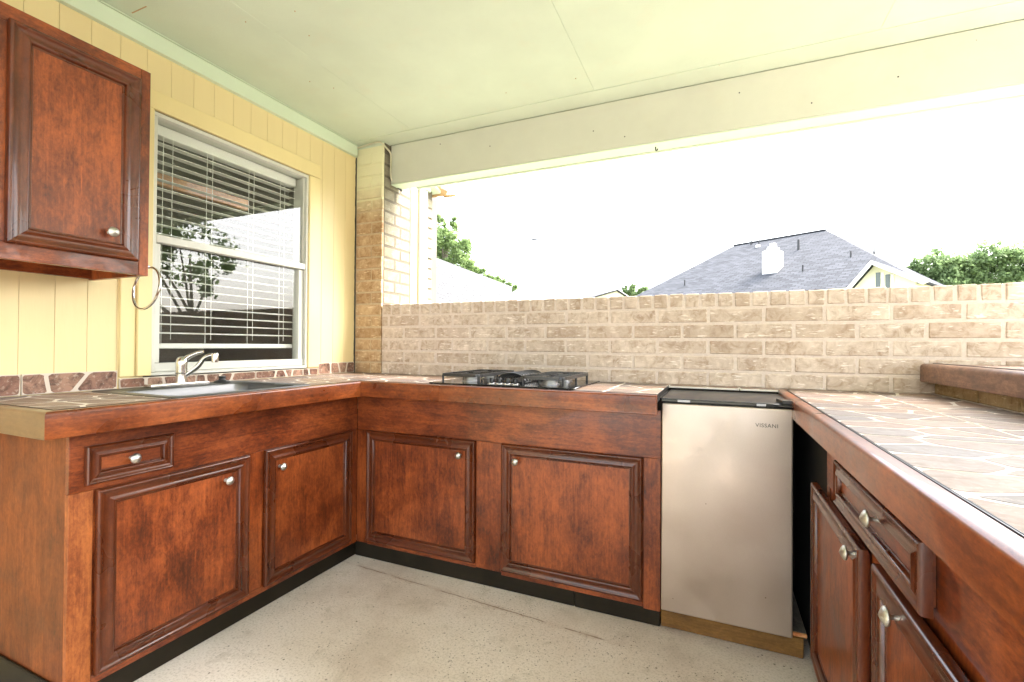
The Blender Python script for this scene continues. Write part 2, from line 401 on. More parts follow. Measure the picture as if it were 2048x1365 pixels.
# ------------------------------------------------------------------ setting
XW, YB, ZC, ZT, ZL = -2.207, 2.445, 2.445, .937, .866
bm = B((-60, -60, -.35), (60, 200, -.06)); struct('lawn', bm, M['lawn'])
struct('patio_floor', B((XW, -5.5, -.2), (6.2, 2.66, 0)), M['floor'])
ceil = struct('ceiling', B((XW - .3, -1.75, ZC + .012), (3.05, 2.62, ZC + .16)), M['bounce_green'])
for a, c in ((XW, -1.722), (-1.722, -.582), (-.582, .62), (.62, 1.82), (1.82, 3.02)):
    obj('ceiling_panel', B((a + .0004, -1.74, ZC), (c - .0004, 2.38, ZC + .012), .0008), M['ceil'], ceil)
obj('ceiling_batten', B((XW, 2.382, ZC - .003), (3.02, 2.519, ZC + .012), .001), M['ceil'], ceil)

obj('scratch_mark', B((-2.15, 1.10, ZC - .0012), (-2.055, 1.104, ZC + .001)), M['fascia'], ceil)
for k in range(14):
    x_, y_ = rnd.uniform(-2.0, 1.2), rnd.uniform(1.2, 2.45)
    obj('nail_head', B((x_, y_, ZC - .0038), (x_ + .004, y_ + .004, ZC + .001), .001), M['fascia'], ceil)
# ---- left house wall of grooved yellow boards
wall = thing('house_wall', (XW, 0, 0), 'yellow painted board siding wall behind the sink counter', 'wall')
WY0, WY1, WZ0, WZ1 = 1.21, 2.047, .984, 2.115
obj('wall_sheathing', box(B((XW - .16, -2.6, 0), (XW - .012, WY0 - .002, 2.6)), (XW - .16, WY1 + .002, 0), (XW - .012, YB - .002, 2.6)), M['room'], wall)
obj('wall_sheathing', box(B((XW - .16, WY0, 0), (XW - .012, WY1, WZ0 - .003)), (XW - .16, WY0, WZ1 + .003), (XW - .012, WY1, 2.6)), M['room'], wall)
ys = [-2.6]
while ys[-1] < YB - .02:
    ys.append(ys[-1] + .1)
base = .804
ys = [base + .0965 * k for k in range(-35, 18)]
for a, c in zip(ys, ys[1:]):
    c = min(c, YB - .004)
    if a > YB - .02: continue
    segs = [(.0, 2.37)]
    if a < WY1 and c > WY0:
        segs = [(.0, WZ0 - .04), (WZ1 + .04, 2.37)]
    for z0, z1 in segs:
        obj('siding_board', B((XW - .010, a + .0005, z0), (XW + rnd.uniform(0, .0004), c - .0005, z1), .0009), M['yellow'], wall)
# casing round the window
CX = XW + .016
obj('window_casing', B((XW - .002, 1.100, WZ0), (CX - .006, 1.156, 2.16), .003), M['yellow_trim'], wall)
obj('window_casing', B((XW - .002, 1.157, WZ0 + .001), (CX + .004, WY0 + .002, WZ1 + .002), .003), M['yellow_trim'], wall)
obj('window_casing', B((XW - .002, WY1 - .002, WZ0), (CX, 2.125, WZ1 + .002), .003), M['yellow_trim'], wall)
obj('window_casing', B((XW - .002, 1.157, WZ1 + .003), (CX, 2.125, 2.2), .003), M['yellow_trim'], wall)
obj('ceiling_trim', B((XW - .002, -2.6, 2.366), (XW + .024, YB - .012, 2.437), .002), M['bounce_green'], wall)
obj('ceiling_trim', B((XW - .002, -2.6, 2.4385), (XW + .03, YB - .012, 2.4435), .001), M['bounce_green'], wall)
bmj = bmesh.new()
zz = .95; pts = []
while zz < 2.36:
    pts.append((XW + .001 + rnd.uniform(-.001, .001), YB - .004 + rnd.uniform(-.0015, .001), zz)); zz += .022
tube(bmj, pts, .0032, 6); obj('corner_sealant', bmj, M['sealant'], wall)

# ---- window (single hung)
win = thing('house_window', (XW, 1.63, WZ0), 'single hung aluminium window with horizontal blinds behind its glass', 'window')
X0 = XW - .10; XF = XW + .006
obj('outer_frame', box(box(box(B((X0, WY0 + .001, WZ0), (XF, WY1 - .001, WZ0 + .014), .002), (X0, WY0 + .001, WZ1 - .018), (XF, WY1 - .001, WZ1), .002), (X0, WY0 + .001, WZ0 + .0145), (XF, WY0 + .022, WZ1 - .0185), .002), (X0, WY1 - .016, WZ0 + .0145), (XF, WY1 - .001, WZ1 - .0185), .002), M['alu'], win)
MZ0, MZ1 = 1.557, 1.592
obj('meeting_rail', B((XW - .035, WY0 + .023, MZ0), (XF - .003, WY1 - .017, MZ1), .003), M['alu'], win)
low = obj('lower_sash', box(box(B((XW - .055, WY0 + .023, WZ0 + .015), (XW - .008, WY1 - .017, WZ0 + .052), .003), (XW - .055, WY0 + .023, WZ0 + .0525), (XW - .012, WY0 + .05, MZ0 - .001), .003), (XW - .055, WY1 - .05, WZ0 + .0525), (XW - .012, WY1 - .017, MZ0 - .001), .003), M['alu'], win)
obj('pane', B((XW - .034, WY0 + .05, WZ0 + .052), (XW - .031, WY1 - .05, MZ0)), M['glass'], low)
up_ = obj('upper_sash', box(B((XW - .03, WY0 + .023, MZ1 + .0005), (XW - .010, WY0 + .030, WZ1 - .019), .002), (XW - .03, WY1 - .026, MZ1 + .0005), (XW - .010, WY1 - .017, WZ1 - .019), .002), M['alu'], win)
obj('pane', B((XW - .022, WY0 + .030, MZ1), (XW - .019, WY1 - .026, WZ1 - .0185)), M['glass'], up_)
# glass of the room beyond
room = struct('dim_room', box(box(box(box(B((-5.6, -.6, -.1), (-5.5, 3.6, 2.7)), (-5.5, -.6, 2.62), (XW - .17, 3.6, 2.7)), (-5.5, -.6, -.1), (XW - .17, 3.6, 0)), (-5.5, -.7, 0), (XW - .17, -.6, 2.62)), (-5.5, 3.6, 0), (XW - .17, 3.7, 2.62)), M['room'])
obj('room_shelf_board', B((-3.42, .6, 2.17), (-3.38, 2.55, 2.25), .004), M['room_board'], None)
tag(bpy.data.objects['room_shelf_board'], 'orange wooden board inside the dark room behind the window', 'board')

# ---- blinds
bx = XW - .092
blind = thing('window_blind', (bx, 1.63, WZ1), 'white horizontal slat blind hanging behind the window glass', 'blind')
obj('headrail', B((bx - .025, WY0 + .012, 2.046), (bx + .027, WY1 - .03, 2.094), .003), M['blind'], blind)
nsl = 22
for k in range(nsl):
    z = 2.020 - k * .0405
    if z < 1.15: break
    s = bmesh.new(); prof = []
    for i in range(5):
        t = i / 4 - .5; prof.append((bx + t * .050, z - t * .004 + .0035 * (1 - (2 * t) ** 2)))
    prof2 = [(p[0], p[1] - .0022) for p in prof[::-1]]
    pts = [(p[0], p[1]) for p in prof + prof2]
    a = [s.verts.new((p[0], WY0 + .014, p[1])) for p in pts]; c = [s.verts.new((p[0], WY1 - .036 + rnd.uniform(-.001, .001), p[1] + rnd.uniform(-.001, .001))) for p in pts]
    n_ = len(pts); s.faces.new(a); s.faces.new(c[::-1])
    for i in range(n_): s.faces.new((a[i], a[i - 1], c[i - 1], c[i]))
    obj('slat', s, M['blind'], blind)
obj('bottom_rail', B((bx - .024, WY0 + .014, 1.098), (bx + .024, WY1 - .036, 1.122), .004), M['blind'], blind)
for yy in (1.295, 1.335, 1.492, 1.52, 1.715, 1.745, 1.91, 1.94):
    zb = 1.12 if yy in (1.295, 1.492, 1.715, 1.91) else 1.14
    obj('cord', tube(bmesh.new(), [(bx + .0265, yy, 2.047), (bx + .0265, yy - .002, 1.6), (bx + .0265, yy, zb)], .0013, 6), M['blind'], blind)

# ------------------------------------------------------------------ bricks
def brick_mesh(L, D, H, seed, rough=.0022):
    """a brick centred at origin: length along x, depth y, height z, slightly uneven"""
    bm = B((-L / 2, -D / 2, -H / 2), (L / 2, D / 2, H / 2), .0035)
    for v in bm.verts:
        n = mnoise.noise_vector(v.co * 18 + Vector((seed * 3.1, seed * 1.7, 0)))
        v.co += n * rough
    return finish(bm, 'brick', 30)
def put(name, me, mat, parent, loc, rot=0):
    o = link(bpy.data.objects.new(name, me)); o.parent = parent
    if not me.materials: me.materials.append(mat)
    o.location = Vector(loc) - OFF[parent.name]; o.rotation_euler = (0, 0, rot)
    return o
LB, HB, PX, PZ = .225, .0645, .2367, .0763
bw = thing('brick_wall', (0, YB, 0), 'tan brick half wall with an upright brick cap behind the cooktop', 'wall')
XC = -1.984
XE = 2.6
ZTOP = 1.382
ROWZ = ZTOP - .070
obj('mortar_core', B((XC + .002, YB + .0030, 0), (XE, YB + .155, ZTOP - .004)), M['mortar'], bw)
bv = [brick_mesh(LB, .05, HB, k) for k in range(7)]
rv = [brick_mesh(.0625, .162, .0665, 20 + k, .0028) for k in range(6)]
x = XC + .006; k = 0
while x < XE - .07:
    o = put('cap_brick', rv[k % 6], M['brick'], bw, (x + .033, YB + .081 + rnd.uniform(-.002, .001), ZTOP - .0335 + rnd.uniform(-.0012, .001)), math.pi if rnd.random() < .5 else 0)
    x += .0735; k += 1
cut = {}
for row in range(6):
    z = ROWZ - .006 - HB / 2 - row * PZ
    off = (-.508 - XC) % PX if row % 2 == 0 else (-.508 + PX / 2 - XC) % PX
    x = XC + off - PX
    while x < XE - .1:
        a, c = max(x + .006, XC + .004), x + PX - .006
        if c - a > .03:
            L = c - a
            if L < LB - .003:
                key = round(L, 3)
                if key not in cut: cut[key] = brick_mesh(L, .05, HB, 50 + len(cut))
                me = cut[key]
            else: me = rnd.choice(bv)
            put('brick', me, M['brick'], bw, ((a + c) / 2, YB + .0255 + rnd.uniform(-.0015, .001), z), 0 if rnd.random() < .5 else math.pi)
        x += PX

# column at the house corner
col = thing('brick_column', (XC, YB, 0), 'brick house corner column between yellow siding and the half wall', 'column')
obj('mortar_core', B((XW + .003, YB + .0030, 0), (XC - .007, YB + .30, ZC + .01)), M['mortar_col'], col)
obj('mortar_core', B((XC - .0068, YB + .0195, 0), (XC - .0055, YB + .30, ZC + .008)), M['mortar_pale'], col)
wC = XC - XW
cvL = [brick_mesh(wC - .012, .02, HB, 70 + k) for k in range(5)]
cvA = [brick_mesh(wC * .6 - .012, .02, HB, 80 + k) for k in range(3)]
cvB = [brick_mesh(wC * .4 - .006, .02, HB, 84 + k) for k in range(3)]
svL = [brick_mesh(.165, .04, HB, 90 + k) for k in range(4)]
svS = [brick_mesh(.105, .04, HB, 95 + k) for k in range(3)]
for row in range(-6, 15):
    z = ROWZ - .006 - HB / 2 + row * PZ
    if z > ZC - .03: break
    pick = cvL if row % 2 else None
    if pick:
        put('brick', rnd.choice(cvL), M['brick_col'], col, (XW + wC / 2, YB + .0090 + rnd.uniform(-.002, 0), z))
    else:
        put('brick', rnd.choice(cvA), M['brick_col'], col, (XW + wC * .3 + .003, YB + .0090 + rnd.uniform(-.002, 0), z))
        put('brick', rnd.choice(cvB), M['brick_col'], col, (XW + wC * .8 + .001, YB + .0090 + rnd.uniform(-.002, 0), z))
    if z > ZTOP - .02:
        # side face looking out over the half wall
        y0 = YB + .0215
        first, second = (svS, svL) if row % 2 else (svL, svS)
        l1 = .105 if row % 2 else .165; l2 = .165 if row % 2 else .105
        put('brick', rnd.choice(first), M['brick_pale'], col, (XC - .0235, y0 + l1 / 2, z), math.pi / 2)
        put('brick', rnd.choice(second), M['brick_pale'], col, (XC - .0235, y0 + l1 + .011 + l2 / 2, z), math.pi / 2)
obj('column_frieze', B((XW + .004, YB + .001, ZC - .026), (XC + .001, YB + .006, ZC - .002), .001), M['ceil'], col)
# casing boards and pale brick end beyond the column
oc = thing('side_window_casing', (XC, 2.76, 0), 'white painted window casing with a tan strip beyond the column', 'casing')
obj('casing_board', B((XC - .06, 2.752, .5), (XC + .004, 2.822, 2.27), .004), M['white'], oc)
obj('casing_strip', B((XC - .06, 2.824, .5), (XC - .012, 2.862, 2.24), .002), M['cream_strip'], oc)
obj('casing_board', B((XC - .06, 2.864, .5), (XC + .006, 2.955, 2.27), .004), M['white'], oc)
obj('casing_head', B((XC - .06, 2.752, 2.272), (XC + .012, 2.99, 2.34), .003), M['bounce_green'], oc)
be = thing('outer_wall_end', (XC, 2.99, 0), 'pale brick end of the house wall past the white casing', 'wall')
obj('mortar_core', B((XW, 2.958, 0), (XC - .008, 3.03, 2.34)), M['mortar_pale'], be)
qe = [brick_mesh(.068, .04, HB, 99 + k) for k in range(3)]
for row in range(-6, 13):
    z = ROWZ - .006 - HB / 2 + row * PZ
    if z > 2.30 or z < ZTOP - .03: continue
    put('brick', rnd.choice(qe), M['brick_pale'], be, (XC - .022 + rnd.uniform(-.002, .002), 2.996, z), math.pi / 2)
ev = thing('eave_end', (-1.95, 3.03, 2.27), 'brown wooden eave end above the outer corner of the house', 'eave')
obj('soffit_board', prism([(2.86, 2.345), (3.06, 2.28), (3.06, 2.30), (2.86, 2.365)], -2.1, XC + .05, 'x'), M['bounce_green'], ev)
obj('fascia_board', B((-2.05, 3.062, 2.265), (-1.888, 3.085, 2.40), .003), M['fascia'], ev)
obj('fascia_return', B((-1.886, 2.98, 2.29), (-1.868, 3.085, 2.40), .003), M['white'], ev)
obj('gutter_lip', B((-1.93, 3.087, 2.262), (-1.83, 3.12, 2.274), .003), M['fascia'], ev)

# ---- roof beam
bmn = thing('roof_beam', (XC, 2.52, 2.188), 'long cream roof beam spanning above the brick half wall', 'beam')
obj('beam_face', B((XC + .004, 2.5202, 2.188), (3.03, 2.545, ZC - .004), .0015), M['beam'], bmn)
obj('beam_soffit', B((XC + .004, 2.5225, 2.180), (3.03, 2.625, 2.1875), .0015), M['bounce_green'], bmn)
obj('beam_core', B((XC + .006, 2.546, 2.1885), (3.03, 2.622, ZC + .01)), M['ceil'], bmn)
obj('drip_board', B((XC + .13, 2.6255, 2.172), (3.03, 2.645, 2.42), .0015), M['ceil'], bmn)
obj('hook', tube(bmesh.new(), smooth_path([(-.297, 2.57, 2.182), (-.297, 2.57, 2.166), (-.291, 2.565, 2.158), (-.284, 2.562, 2.166)], 4), .0035, 6), M['rubber'], bmn)
for x_, z_ in ((-1.25, 2.32), (-.62, 2.30), (-.45, 2.24), (.1, 2.36), (-1.6, 2.39), (.72, 2.30), (.4, 2.25)):
    obj('nail_head', lathe(bmesh.new(), [(.0035, 0), (.0035, .001)], (x_, 2.5205, z_), (0, -1, 0), 8), M['rubber'], bmn)
cb = obj('electric_cable', tube(bmesh.new(), smooth_path([(-2.19, 2.432, 2.425), (-2.12, 2.43, 2.430), (-2.03, 2.43, 2.436), (-1.99, 2.432, 2.428), (-1.974, 2.46, 2.405), (-1.972, 2.505, 2.38), (-1.972, 2.508, 2.30), (-1.972, 2.508, 2.235), (-1.972, 2.53, 2.205), (-1.972, 2.60, 2.182)], 6), .0055, 8), M['cable'], None, (-2.0, 2.44, 2.3))
tag(cb, 'thin painted cable bent round the top of the brick column', 'cable')
cc = obj('cable_end', tube(bmesh.new(), [(-1.972, 2.565, 2.193), (-1.972, 2.625, 2.174)], .0085, 8), M['rubber'], cb)

# ------------------------------------------------------------------ tiles with printed stones
def clip(poly, p, n):
    out = []
    for i in range(len(poly)):
        a, c = poly[i - 1], poly[i]
        da = (a[0] - p[0]) * n[0] + (a[1] - p[1]) * n[1]; dc = (c[0] - p[0]) * n[0] + (c[1] - p[1]) * n[1]
        if da <= 0: out.append(a)
        if (da < 0 < dc) or (dc < 0 < da):
            t = da / (da - dc); out.append((a[0] + (c[0] - a[0]) * t, a[1] + (c[1] - a[1]) * t))
    return out
def stones(w_, h_, n_, seed, gap=.0062, sx_=1.35):
    rg = random.Random(seed); pts = []
    tries = 0
    while len(pts) < n_ and tries < 4000:
        tries += 1
        p = (rg.uniform(0, w_), rg.uniform(0, h_))
        if all(math.hypot((p[0] - q[0]) / sx_, p[1] - q[1]) > .72 * math.sqrt(w_ * h_ / n_ / sx_) for q in pts): pts.append(p)
    res = []
    for i, p in enumerate(pts):
        poly = [(.003, .003), (w_ - .003, .003), (w_ - .003, h_ - .003), (.003, h_ - .003)]
        for j, q in enumerate(pts):
            if i == j: continue
            d = ((q[0] - p[0]) / sx_ ** 2, q[1] - p[1]); L = math.hypot(*d); nn = (d[0] / L, d[1] / L)
            mid = ((p[0] + q[0]) / 2 - nn[0] * gap, (p[1] + q[1]) / 2 - nn[1] * gap)
            poly = clip(poly, mid, nn)
            if len(poly) < 3: break
        if len(poly) < 3: continue
        for _ in range(2):     # round the corners
            q = []
            for a, c in zip(poly, poly[1:] + poly[:1]):
                q += [(a[0] * .9 + c[0] * .1, a[1] * .9 + c[1] * .1), (a[0] * .1 + c[0] * .9, a[1] * .1 + c[1] * .9)]
            poly = q
        res.append([(a[0] + rg.uniform(-.0012, .0012), a[1] + rg.uniform(-.0012, .0012)) for a in poly])
    return res
TILE = {}
def tile_set(w_, h_, seed, dens, sx_):
    key = (round(w_, 3), round(h_, 3), seed, sx_)
    if key in TILE: return TILE[key]
    t = finish(B((0, 0, -.008), (w_, h_, 0), .0012), 'tile'); t.materials.append(M['tile'])
    sm = []
    for poly in stones(w_, h_, max(2, int(w_ * h_ / dens)), seed, sx_=sx_):
        bm = bmesh.new(); vs = [bm.verts.new((p[0], p[1], .0006)) for p in poly]; lo = [bm.verts.new((p[0], p[1], -.0005)) for p in poly]
        bm.faces.new(vs)
        for i in range(len(vs)): bm.faces.new((vs[i], vs[i - 1], lo[i - 1], lo[i]))
        sm.append(finish(bm, 'stone', 30))
    TILE[key] = (t, sm); return TILE[key]
def lay(parent, x0, y0, x1, y1, z, smat, step=.305, gapt=.004, ys0=None, hole=None):
    """tile a counter rectangle"""
    xs = [x0]
    while xs[-1] < x1 - .03: xs.append(min(xs[-1] + step, x1))
    ysl = [y0]
    while ysl[-1] < y1 - .03: ysl.append(min(ysl[-1] + step, y1))
    for a, c in zip(xs, xs[1:]):
        for e, g_ in zip(ysl, ysl[1:]):
            rects = [(a, e, c, g_)]
            if hole:
                hx0, hy0, hx1, hy1 = hole; new = []
                for (p, q, r_, s_) in rects:
                    if r_ <= hx0 or p >= hx1 or s_ <= hy0 or q >= hy1: new.append((p, q, r_, s_)); continue
                    if p < hx0: new.append((p, q, hx0, s_))
                    if r_ > hx1: new.append((hx1, q, r_, s_))
                    m0, m1 = max(p, hx0), min(r_, hx1)
                    if q < hy0: new.append((m0, q, m1, hy0))
                    if s_ > hy1: new.append((m0, hy1, m1, s_))
                rects = new
            for p, q, r_, s_ in rects:
                ww, hh = r_ - p - gapt, s_ - q - gapt
                if ww < .006 or hh < .006: continue
                t, sm = tile_set(round(ww, 3), round(hh, 3), rnd.choice((1, 2, 3, 4)), .0125, 1.35)
                o = link(bpy.data.objects.new('tile', t)); o.parent = parent
                o.location = Vector((p + gapt / 2, q + gapt / 2, z)) - OFF[parent.name]
                for me in sm:
                    if not me.materials: me.materials.append(smat)
                    so_ = link(bpy.data.objects.new('stone', me)); so_.parent = o
def upright(parent, x, y0, y1, z0, z1, step=.305):
    y = y0; k = 0
    while y < y1 - .02:
        c = min(y + step, y1); ww, hh = c - y - .003, z1 - z0
        t, sm = tile_set(round(ww, 3), round(hh, 3), 11 + k % 4, .0052 if hh > .05 else .003, 1.0)
        o = link(bpy.data.objects.new('backsplash_tile', t)); o.parent = parent
        o.location = Vector((x, y + .0015, z0)) - OFF[parent.name]
        t.materials[0] = M['tile_back']
        o.rotation_euler = Matrix(((0, 0, 1), (1, 0, 0), (0, 1, 0))).to_euler()
        for me in sm:
            if not me.materials: me.materials.append(M['stone_dk'])
            so_ = link(bpy.data.objects.new('stone', me)); so_.parent = o
        y = c; k += 1

# ------------------------------------------------------------------ cabinet parts
def face_map(side, plane):
    if side == 'L': return lambda a, z, n: (plane + n, a, z)
    if side == 'B': return lambda a, z, n: (a, plane - n, z)
    return lambda a, z, n: (plane - n, a, z)
PROF = [(0, 0), (0, .013), (.002, .0165), (.006, .0185), (.010, .0175), (.012, .0155), (.028, .0145), (.033, .0165), (.038, .0185), (.043, .018), (.047, .014), (.049, .0085), (.054, .008), (.056, .0045)]
def knob(parent, fm, a, z, n0, sc_=1.0, side='L'):
    ax = {'L': (1, 0, 0), 'B': (0, -1, 0), 'R': (-1, 0, 0)}[side]
    bm = lathe(bmesh.new(), [(.007, 0), (.006, .003), (.0042, .006), (.0042, .019), (.006, .021), (.0150, .0235), (.0165, .0255), (.0155, .0285), (.010, .0325), (.004, .0355), (.0005, .037)], fm(a, z, n0), ax, 20)
    if sc_ != 1:
        bmesh.ops.scale(bm, vec=(sc_,) * 3, verts=bm.verts, space=Matrix.Translation(-Vector(fm(a, z, n0))))
    return obj('knob', bm, M['pewter'], parent, sharp=60)
def front(parent, side, plane, a0, a1, z0, z1, knobpos, name='door', th=0.0, drawer=False, tilt=0.0):
    """overlay door or drawer front: flat panel, mitred molding, knob. plane = back of the front"""
    fm = face_map(side, plane); hx = 'y' if side in 'LR' else 'x'
    p0 = fm(a0 + .003, z0 + .003, .0); p1 = fm(a1 - .003, z1 - .003, .0075)
    bmd = B(p0, p1)
    if side == 'R': box(bmd, fm(a0 + .012, z0 + .012, -.0065), fm(a1 - .012, z1 - .012, -.0002))
    d = obj(name, bmd, M['wood_' + (hx if drawer else 'z')], parent)
    # molding: four mitred pieces
    pr = [(i_ * (.74 if drawer else 1), h) for i_, h in PROF]
    cor = lambda dd: [(a0 + dd, z0 + dd), (a1 - dd, z0 + dd), (a1 - dd, z1 - dd), (a0 + dd, z1 - dd)]
    for s in range(4):
        bm = bmesh.new(); rows = []
        for dd, h in pr + [(pr[-1][0], .001), (0.0, .0)]:
            c_ = cor(dd); A, Bc = c_[s], c_[(s + 1) % 4]
            e = .0002 if s % 2 else -.0002
            rows.append([bm.verts.new(fm(A[0], A[1], h + .0005)), bm.verts.new(fm(Bc[0], Bc[1], h + .0005))])
        for q, w2 in zip(rows, rows[1:]): bm.faces.new((q[0], q[1], w2[1], w2[0]))
        bm.faces.new([q[0] for q in rows[:-1]]); bm.faces.new([q[1] for q in rows[:-1]][::-1])
        obj('molding', bm, M['mold_' + (hx if s % 2 == 0 else 'z')], d, sharp=50)
    if knobpos: knob(d, fm, knobpos[0], knobpos[1], .0075, 1.0, side)
    return d
def lip(name, parent, side, plane, a0, a1, zt=ZT + .003, zl=ZL, depth=.03, mat=None, rt=.009, miter=None):
    """wooden countertop edge with rounded top arris; plane = outer face"""
    fm = face_map(side, plane)
    prof = [(-depth, zt), (-depth, zl), (-.002, zl), (0, zl + .002)]
    for k in range(5):
        t = k / 4 * math.pi / 2; prof.append((-rt + rt * math.cos(t), zt - rt + rt * math.sin(t)))
    bm = bmesh.new()
    m0, m1 = miter or (0, 0)
    A = [bm.verts.new(fm(a0 + m0 * (-n), z, n)) for n, z in prof]; C_ = [bm.verts.new(fm(a1 + m1 * (-n), z, n)) for n, z in prof]
    bm.faces.new(A); bm.faces.new(C_[::-1])
    for i in range(len(A)): bm.faces.new((A[i], A[i - 1], C_[i - 1], C_[i]))
    return obj(name, bm, mat, parent, sharp=35)

# ---- LEFT cabinet run (faces +x)
lc = thing('base_cabinet', (-1.98, 1.30, 0), 'reddish stained base cabinet under the window carrying the sink', 'cabinet')
FX = -1.750
obj('cabinet_side', B((XW + .004, .752, .078), (FX - .02, .770, ZL + .06), .001), M['wood_end'], lc)
obj('cabinet_body', B((XW + .006, .772, .10), (FX - .021, 2.43, .70)), M['dark'], lc)
fr_ = [('stile', .752, .812, .076, .672, 'z'), ('stile', 1.335, 1.400, .1045, .672, 'z'), ('stile', 1.918, 1.9675, .076, .672, 'z'), ('top_rail', .752, 1.9675, .673, ZL - .001, 'y'), ('bottom_rail', .8125, 1.917, .076, .104, 'y')]
for nm, a, c, z0, z1, ax in fr_:
    o = obj(nm, B((FX - .02, a, z0), (FX + rnd.uniform(-.0006, .0003), c, z1), .001), M['wood_raw' if a == .752 and nm == 'stile' else 'wood_' + ax], lc)
    if a == .752 and nm == 'stile': o['label'] = 'worn bright orange stile'
obj('face_panel', B((FX - .021, .8125, .1045), (FX - .004, 1.917, .672)), M['wood_z'], lc)
front(lc, 'L', FX, .817, 1.330, .104, .671, (1.231, .594))
front(lc, 'L', FX, 1.404, 1.914, .100, .673, (1.476, .591))
front(lc, 'L', FX, .788, 1.036, .692, .809, (.909, .751), 'drawer', drawer=True)
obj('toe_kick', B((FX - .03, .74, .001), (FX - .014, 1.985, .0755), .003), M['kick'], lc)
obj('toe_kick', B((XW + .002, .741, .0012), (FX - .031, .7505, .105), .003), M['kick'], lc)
lip('countertop_edge', lc, 'L', -1.610, .640, 1.829, mat=M['wood_lip'], miter=(1, 1))
# end lip facing the camera side
def lipE(name, parent, y, x0, x1, mat):
    fm = lambda a, z, n: (a, y - n, z); depth = .03; rt = .009; zt = ZT + .003
    prof = [(-depth, zt), (-depth, ZL), (-.002, ZL), (0, ZL + .002)] + [(-rt + rt * math.cos(k / 4 * math.pi / 2), zt - rt + rt * math.sin(k / 4 * math.pi / 2)) for k in range(5)]
    bm = bmesh.new(); A = [bm.verts.new(fm(x0, z, n)) for n, z in prof]; C_ = [bm.verts.new(fm(x1 + n, z, n)) for n, z in prof]
    bm.faces.new(A); bm.faces.new(C_[::-1])
    for i in range(len(A)): bm.faces.new((A[i], A[i - 1], C_[i - 1], C_[i]))
    return obj(name, bm, mat, parent, sharp=35)
lipE('countertop_edge', lc, .640, XW + .003, -1.6103, M['glare_wood'])['label'] = 'end piece of the counter edge with glare coloured in as tan'
SX0, SX1, SY0, SY1 = -2.165, -1.668, .985, 1.583       # sink outer rim
obj('tile_trim', box(B((-1.6425, .6705, ZT - .01), (-1.6405, 1.861, ZT + .0045)), (XW + .002, .6705, ZT - .01), (-1.6427, .6722, ZT + .0045)), M['black'], lc)
obj('counter_board', box(box(B((XW + .003, .673, ZT - .03), (SX0 + .03, 2.44, ZT - .009)), (SX1 - .03, .673, ZT - .03), (-1.643, 2.44, ZT - .009)), (SX0 + .031, SY1 - .03, ZT - .03), (SX1 - .031, 2.44, ZT - .0092)), M['dark'], lc)
obj('counter_board', B((SX0 + .031, .673, ZT - .03), (SX1 - .031, SY0 + .03, ZT - .0092)), M['dark'], lc)
lay(lc, XW + .012, .674, -1.644, 2.441, ZT, M['stone'], hole=(SX0 + .012, SY0 + .012, SX1 - .012, SY1 - .012))
upright(lc, XW + .009, .505, 1.095, ZT + .002, 1.012)
upright(lc, XW + .009, 1.1, 2.125, ZT + .002, .979)
upright(lc, XW + .009, 2.13, 2.437, ZT + .002, 1.008)

# ---- BACK cabinet run (faces -y)
bc = thing('base_cabinet', (-.96, 2.2, 0), 'reddish stained base cabinet under the cooktop beside the fridge', 'cabinet')
FY = 1.968
for nm, a, c, z0, z1, ax in [('stile', -1.7492, -1.68, .080, .672, 'z'), ('stile', -1.034, -.903, .080, .672, 'z'), ('stile', -.268, -.202, .062, .672, 'z'), ('top_rail', -1.7492, -.202, .673, ZL - .001, 'x'), ('bottom_rail', -1.679, -1.035, .076, .103, 'x'), ('bottom_rail', -.902, -.269, .068, .097, 'x')]:
    obj(nm, B((a, FY + rnd.uniform(-.0003, .0006), z0), (c, FY + .02, z1), .001), M['wood_' + ax], bc)
obj('face_panel', B((-1.679, FY + .004, .1035), (-.269, FY + .021, .672)), M['wood_z'], bc)
front(bc, 'B', FY, -1.677, -1.037, .100, .674, (-1.118, .601))
front(bc, 'B', FY, -.900, -.271, .094, .674, (-.826, .602))
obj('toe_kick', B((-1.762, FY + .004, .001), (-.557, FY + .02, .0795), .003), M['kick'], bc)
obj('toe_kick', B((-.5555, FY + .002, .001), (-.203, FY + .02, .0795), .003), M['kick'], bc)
obj('cabinet_side', B((-.222, FY + .021, .0), (-.203, YB - .01, ZL + .05)), M['dark'], bc)
lip('countertop_edge', bc, 'B', 1.829, -1.6098, -.2045, mat=M['wood_lip_x'], miter=(-1, 0))
obj('tile_trim', box(B((-1.6405, 1.8595, ZT - .01), (-.204, 1.8612, ZT + .0045)), (-.2065, 1.862, ZT - .01), (-.204, 2.33, ZT + .0045)), M['black'], bc)
obj('counter_board', B((-1.6395, 1.862, ZT - .03), (-.208, 2.441, ZT - .0092)), M['dark'], bc)
HX0, HX1, HY0, HY1 = -1.262, -.548, 1.905, 2.395
lay(bc, -1.642, 1.863, -.208, 2.441, ZT, M['stone'], hole=(HX0 + .02, HY0 + .02, HX1 - .02, HY1 - .02))
lay(bc, -.207, 2.335, .302, 2.441, ZT, M['stone'])
obj('rear_ledge', B((-.2, 2.336, ZT - .05), (.30, 2.441, ZT - .009)), M['dark'], bc)

